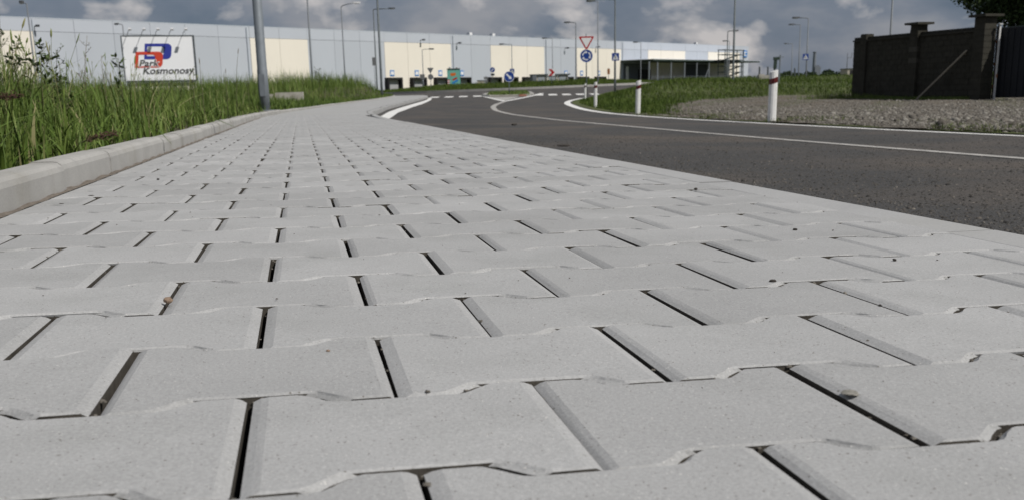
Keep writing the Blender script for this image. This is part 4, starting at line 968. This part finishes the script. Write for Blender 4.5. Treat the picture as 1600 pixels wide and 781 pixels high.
sl_ = thing('far_silo', 'short grey tower block beside the far chimney', 'tower', (colx(1275.5, Y), Y, 2.0)); H = rowz(1275, 105, Y) - 2; MB().box((0, 0, H / 2), (3.4, 3.4, H)).build('body', 'tower_grey', sl_); MB().box((0, 0, H + .4), (2.2, 2.2, .8)).build('roof_box', 'tower_grey', sl_)
Y = 190.; zt = rowz(1326, 109, Y); zz0 = float(Zright(colx(1326, Y), Y)); hs = thing('far_house', 'small beige flat-roofed building beside the far end of the block wall', 'building', (colx(1329, Y), Y, zz0)); H = zt - zz0
MB().box((0, 0, H / 2), (2.6, 4, H)).build('wall', 'house_beige', hs); MB().box((0, 0, H + .06), (2.8, 4.2, .12)).build('roof', 'steel_dark', hs); MB().box((-.5, -2.02, H * .6), (.7, .05, .7)).build('window', 'dark', hs)
mast = thing('far_mast', 'thin radio mast standing behind the far beige building', 'mast', (colx(1322, 260), 260, float(Zright(colx(1322, 260), 260)))); H = rowz(1325, 84, 260) - mast.location.z
MB().tube([(0, 0, 0), (0, 0, H)], [.14, .06], 6).build('pole', 'pole_far', mast); MB().bar((-.1, 0, H * .8), (1.1, 0, H * .8), .12).build('crossarm', 'pole_far', mast); MB().bar((.9, 0, H * .8), (1.1, 0, H * 1.02), .1).build('antenna', 'pole_far', mast)
Y = 66.; X = colx(1211, Y); zz0 = float(Zright(X, Y)); um = thing('utility_mast', 'twin dark green utility poles rising behind the nearest guide post', 'utility pole', (X, Y, zz0 - .1)); H1 = rowz(1217, 84, Y) - zz0; H0 = rowz(1210, 90, Y) - zz0
MB().bar((.22, 0, 0), (.26, 0, H1), .07).build('pole', 'steel', um); MB().bar((-.12, 0, 0), (-.02, 0, H0), .09).build('pole', 'steel_dark', um); MB().box((.02, 0, H0), (.34, .2, .18)).build('head_box', 'canopy_green', um); MB().bar((-.05, 0, H0 * .62), (-.02, 0, H0 - .1), .17).build('cable_box', 'canopy_green', um); MB().bar((.1, 0, H1 * .93), (.48, 0, H1 * .92), .04).build('crossarm', 'steel', um)
for px, lb, h_ in ((1186, 'short dark bollard at the right end of the warehouse canopy', 1.9), (1199, 'dark gate pillar right of the warehouse, beside the pale slab', 1.9), (1241, 'dark short post on the skyline right of the utility poles', 1.6)):
    Y = 150.; X = colx(px, Y); o = thing('dark_post', lb, 'post', (X, Y, float(Zright(X, Y)) - .05)); MB().tube([(0, 0, 0), (0, 0, h_)], [.13, .11], 8).build('shaft', 'steel_dark', o); MB().tube([(0, 0, h_), (0, 0, h_ + .14)], [.17, .1], 8).build('cap', 'steel_dark', o)
Y = 84.; X = colx(1199, Y); o = thing('concrete_slab', 'pale concrete slab on the grass behind the nearest guide post', 'slab', (X, Y, float(Zright(X, Y)) + .2)); MB().box((0, 0, 0), (1.5, .7, .3)).build('slab', 'concrete', o); MB().box((-.5, .1, .19), (.4, .4, .08)).build('cover', 'concrete', o)
# concrete pieces in the left grass
Y = 34.; X = colx(452, Y); o = thing('concrete_block', 'weathered concrete kerb piece lying in the grass right of the thick pole', 'concrete block', (X, Y, rowz(452, 148, Y)), R(4))
MB().add([(-.45, -.1, -.3), (.45, -.1, -.3), (.45, .12, -.3), (-.45, .12, -.3), (-.43, -.08, .055), (.45, -.08, .065), (.45, .1, .065), (-.43, .1, .055)], [(0, 3, 2, 1), (4, 5, 6, 7), (0, 1, 5, 4), (1, 2, 6, 5), (2, 3, 7, 6), (3, 0, 4, 7)]).build('body', 'concrete', o); MB().box((-.57, 0, -.13), (.14, .18, .3), R(10)).build('broken_end', 'concrete', o)

# ------------------------------------------------------------------ single weeds in the left grass
def weed(label, px, Y, topy, spread, leafm='weed_leaf', stemm='weed_stem', nb=9, leaf=.012, lean=0, seedhead=False, nl=5, kind='weed'):
    X = colx(px, Y); z = float(Zleft(X, Y)); h = rowz(px, topy, Y) - z; o = thing('tall_weed', label, 'weed', (X, Y, z)); g_ = random.Random(int(px * 7)); th = .0011 * (1 + Y * .09)
    top = Vector((lean * h, 0, h)); m = MB(); m.tube([(0, 0, -.02), (lean * h * .2, .01, h * .4), (lean * h * .6, -.005, h * .75), top], [th * 1.6, th * 1.3, th, th * .6], 5); lv = MB()
    def leaf_(p, d_, s_):
        d_ = d_.normalized(); sd = d_.cross(Vector((g_.uniform(-1, 1), g_.uniform(-1, 1), 1))).normalized(); lv.add([p, p + d_ * s_ * .5 + sd * s_ * .22, p + d_ * s_, p + d_ * s_ * .5 - sd * s_ * .22], [(0, 1, 2, 3)])
    for k in range(nb):
        t = g_.uniform(.35, .98); p = Vector((lean * h * t * t, 0, h * t)); a_ = g_.uniform(0, 6.28); ln = spread * (1.15 - .7 * (t - .35) / .65) * g_.uniform(.6, 1.2)
        e_ = p + Vector((math.cos(a_) * ln, math.sin(a_) * ln * .6, ln * g_.uniform(.5, 1.1))); md = (p + e_) / 2 + Vector((0, 0, -.1 * ln)); m.tube([p, md, e_], [th * .8, th * .6, th * .4], 4)
        for q in range(nl):
            f = .35 + .65 * q / max(1, nl - 1); c_ = p.lerp(e_, f); leaf_(c_, Vector((g_.uniform(-1, 1), g_.uniform(-1, 1), g_.uniform(-.2, 1))), leaf * g_.uniform(.7, 1.4))
    if seedhead:
        dr_ = (top - Vector((lean * h * .6, 0, h * .75))).normalized(); s_ = seedhead; lv.tube([top - dr_ * s_ * .2, top + dr_ * s_ * .1, top + dr_ * s_ * .6, top + dr_ * s_], [th, s_ * .085, s_ * .075, .0006], 6)
    m.build('stem', stemm, o, True)
    if lv.v: lv.build('seed_head' if seedhead else 'leaves', leafm, o)
    return o
weed('dry branching weed standing tall against the grey wall', 131, 6.5, 58, .055, 'weed_dry', 'weed_dry', 12, .012, .12, nl=6)
weed('pale feathery weed between the dry weed and the billboard', 166, 7.5, 88, .05, 'weed_dry', 'weed_dry', 10, .008, .0)
weed('leafy dark weed at the left foot of the billboard', 192, 6.0, 92, .05, 'weed_leaf', 'weed_stem', 9, .03, .0, nl=6)
weed('tall branching weed at the extreme left edge of the grass', 8, 4.6, 26, .05, 'weed_leaf', 'weed_stem', 12, .014, .05, nl=5)
weed('bushy green weed in front of the far left cream panel', 30, 4.2, 62, .07, 'weed_leaf', 'weed_stem', 18, .022, .0, nl=7)
weed('leafy weed right of the far left cream panel', 62, 4.0, 70, .06, 'weed_leaf', 'weed_stem', 16, .024, .1, nl=7)
weed('spindly weed overlapping the edge of the far left cream panel', 86, 5.0, 82, .07, 'weed_leaf', 'weed_stem', 14, .018, .1, nl=6)
weed('broad leafy weed beside the spindly one at the far left', 100, 4.6, 98, .06, 'weed_leaf', 'weed_stem', 14, .024, .0, nl=6)
weed('foxtail stalk just right of the billboard', 317, 8.5, 100, 0, 'weed_dry', 'weed_stem', 0, seedhead=.045)
weed('tall leaning foxtail stalk between billboard and thick pole', 368, 11.5, 84, 0, 'weed_dry', 'weed_stem', 0, lean=.10, seedhead=.05)
weed('short foxtail stalk left of the tall leaning one', 354, 10.5, 114, 0, 'weed_dry', 'weed_stem', 0, lean=.03, seedhead=.04)
weed('weed with several green spikes before the billboard corner', 302, 8.0, 108, .05, 'weed_leaf', 'weed_stem', 6, .02, .05, nl=3)
weed('thin spiky weed left of the thick pole', 389, 16, 112, .06, 'weed_leaf', 'weed_stem', 6, .02, .0, nl=3)
weed('thin branching weed on top of the grassy bank', 500, 50, 108, .35, 'weed_leaf', 'weed_stem', 12, .10, .0, nl=5)
def sorrel(label, px, py, Y, ln, tilt):
    X = colx(px, Y); z = float(Zleft(X, Y)); c_ = Vector((0, 0, rowz(px, py, Y) - z)); d_ = Vector((math.cos(tilt), .2, math.sin(tilt))).normalized(); o = thing('sorrel_plant', label, 'weed', (X, Y, z)); g_ = random.Random(int(px))
    a_ = c_ - d_ * ln / 2; MB().tube([(a_.x - .10, 0, 0), (a_.x - .04, 0, a_.z * .7), a_, c_, c_ + d_ * ln / 2], [.003, .003, .0025, .002, .001], 5).build('stem', 'weed_stem', o, True); m = MB()
    for k in range(150):
        p = c_ + d_ * g_.uniform(-.5, .5) * ln + Vector((g_.gauss(0, .005), g_.gauss(0, .005), g_.gauss(0, .005))); r_ = g_.uniform(.0025, .005); m.add([p + Vector(q) * r_ for q in ((1, 0, 0), (-.5, .8, 0), (-.5, -.8, 0), (0, 0, 1))], [(0, 1, 2), (0, 1, 3), (1, 2, 3), (2, 0, 3)])
    m.build('seed_head', 'sorrel', o); return o
sorrel('red-brown sorrel head leaning out of the grass near the kerb', 154, 215, 3.15, .085, .18)
sorrel('dark red-brown sorrel head at the left edge of the frame', 10, 152, 2.9, .085, .0)
# long green blades that have fallen over the kerb
for (x0, y0_), (x1, y1_), w_, lb in (((-2.02, 6.9), (-1.70, 6.75), .02, 'broad green leaf flopped over the left kerb'), ((-1.5, 4.4), (-1.33, 4.2), .008, 'narrow dry blade bent over the left kerb, nearer the camera')):
    a_ = Vector((x0, y0_, float(Zb(x0, y0_)) + .085)); b_ = Vector((x1, y1_, float(Zb(x1, y1_)) + .03)); md = (a_ + b_) / 2 + Vector((0, 0, .035)); s_ = Vector((0, w_, 0))
    tag(MB().add([a_ - s_ * .4, a_ + s_ * .4, md + s_, md - s_, b_], [(0, 1, 2, 3), (3, 2, 4)]).build('fallen_leaf', 'weed_leaf'), lb, 'leaf')

# ------------------------------------------------------------------ pebbles and scraps
def pebble(label, x, y, size, matn, seed, flat=.7, on_road=False, name='pebble', cat='pebble'):
    size = size if on_road else size * .74
    g_ = random.Random(seed); import bmesh
    bm = bmesh.new(); bmesh.ops.create_icosphere(bm, subdivisions=2, radius=1)
    ax = Vector((g_.uniform(.8, 1.25), g_.uniform(.7, 1.0), flat)); ph = [Vector((g_.gauss(0, 1), g_.gauss(0, 1), g_.gauss(0, 1))).normalized() for _ in range(7)]; cut = [g_.uniform(.68, .92) for _ in range(7)]
    for v in bm.verts:
        c_ = v.co.copy()
        for p_, t_ in zip(ph, cut):
            d_ = c_.dot(p_)
            if d_ > t_: c_ -= p_ * (d_ - t_)
        c_ *= 1 + g_.gauss(0, .045); v.co = Vector((c_.x * ax.x, c_.y * ax.y, c_.z * ax.z)) * size / 2
    me = bpy.data.meshes.new(name); bm.to_mesh(me); bm.free(); me.materials.append(M[matn])
    z = (float(Zr(x, y, 0)) if on_road else float(Zb(x, y))) + size * flat * .36; o = link(name, me, None, (x, y, z), (0, 0, g_.uniform(0, 6))); return tag(o, label, cat)
pebble('brown pebble wedged in the joint on the left of the paving', -.35, 1.04, .0145, 'pebble_brown', 1)
pebble('small dark lump of dirt at a joint right of the middle', .29, 1.13, .009, 'pebble_dark', 2)
for k in range(1): pebble('crumbly clod of mortar on the joint at the lower right', .232, .684, .021, 'crumb', 3, .15, name='mortar_clod', cat='mortar')
pebble('small grey stone on the paving toward the right kerb', .44, 1.59, .012, 'pebble_dark', 4, .5)
pebble('little dark stone on a joint before the bend of the kerb', .42, 2.34, .012, 'pebble_dark', 5)
pebble('tiny pebble near the right edge of the paving', .48, 1.28, .007, 'pebble_dark', 6)
pebble('tiny dark grain below the small pebble on the right', .36, .99, .0055, 'pebble_dark', 7)
pebble('reddish crumb lying left of the middle of the paving', -.15, .82, .005, 'pebble_brown', 8)
pebble('dark speck of earth far up the middle of the paving', -.48, 4.42, .016, 'pebble_dark', 9, .5)
pebble('flat dark scrap of bark near the left kerb', -.92, 2.3, .020, 'pebble_dark', 10, .18, name='bark_scrap', cat='bark')
pebble('smaller dark scrap beside the left kerb, nearer the camera', -.91, 2.12, .014, 'pebble_dark', 11, .2, name='bark_scrap', cat='bark')
pebble('black pebble on the paving right of the bark scrap', -.93, 2.78, .012, 'pebble_dark', 12)
pebble('flattened dark clump of mud on the asphalt beside the kerb', .41, 7.74, .12, 'pebble_dark', 13, .16, True, name='mud_clump', cat='mud')
pebble('small lump of mud on the asphalt near the centre line', .1, 14.5, .10, 'pebble_dark', 14, .3, True, name='mud_clump', cat='mud')

# grit lodged in the joints between the stones
gx, gyy = [], []
for r_ in range(-2, 22):
    v = r_ * PR
    for q in range(130):
        t = rnd.uniform(0, .2); kcell = rnd.randrange(7); uu = UL + (.1 if r_ % 2 else 0) + kcell * .2 + t
        pr = float(np.interp(t, [0, EL, EL + SL, .2 - EL - SL, .2 - EL, .2], [WE, WE, WW, WW, WE, WE])); x, y = pav(uu, v + pr + rnd.gauss(0, .0012)); gx.append(x); gyy.append(y)
    for q in range(26):
        x, y = pav(UL + (.1 if r_ % 2 else 0) + .2 * rnd.randrange(8) + rnd.gauss(0, .0012), v + rnd.uniform(-WE, WE)); gx.append(x); gyy.append(y)
gx = np.array(gx); gyy = np.array(gyy)
stones('joint_grit', gx, gyy, Zb(gx, gyy) - .0045 + nrs.uniform(-.003, .002, len(gx)), nrs.gamma(2, .00045, len(gx)) + .0004, 'fine sand and grit lodged in the paving joints', np.clip(nrs.normal(.4, .25, len(gx)), 0, 1))
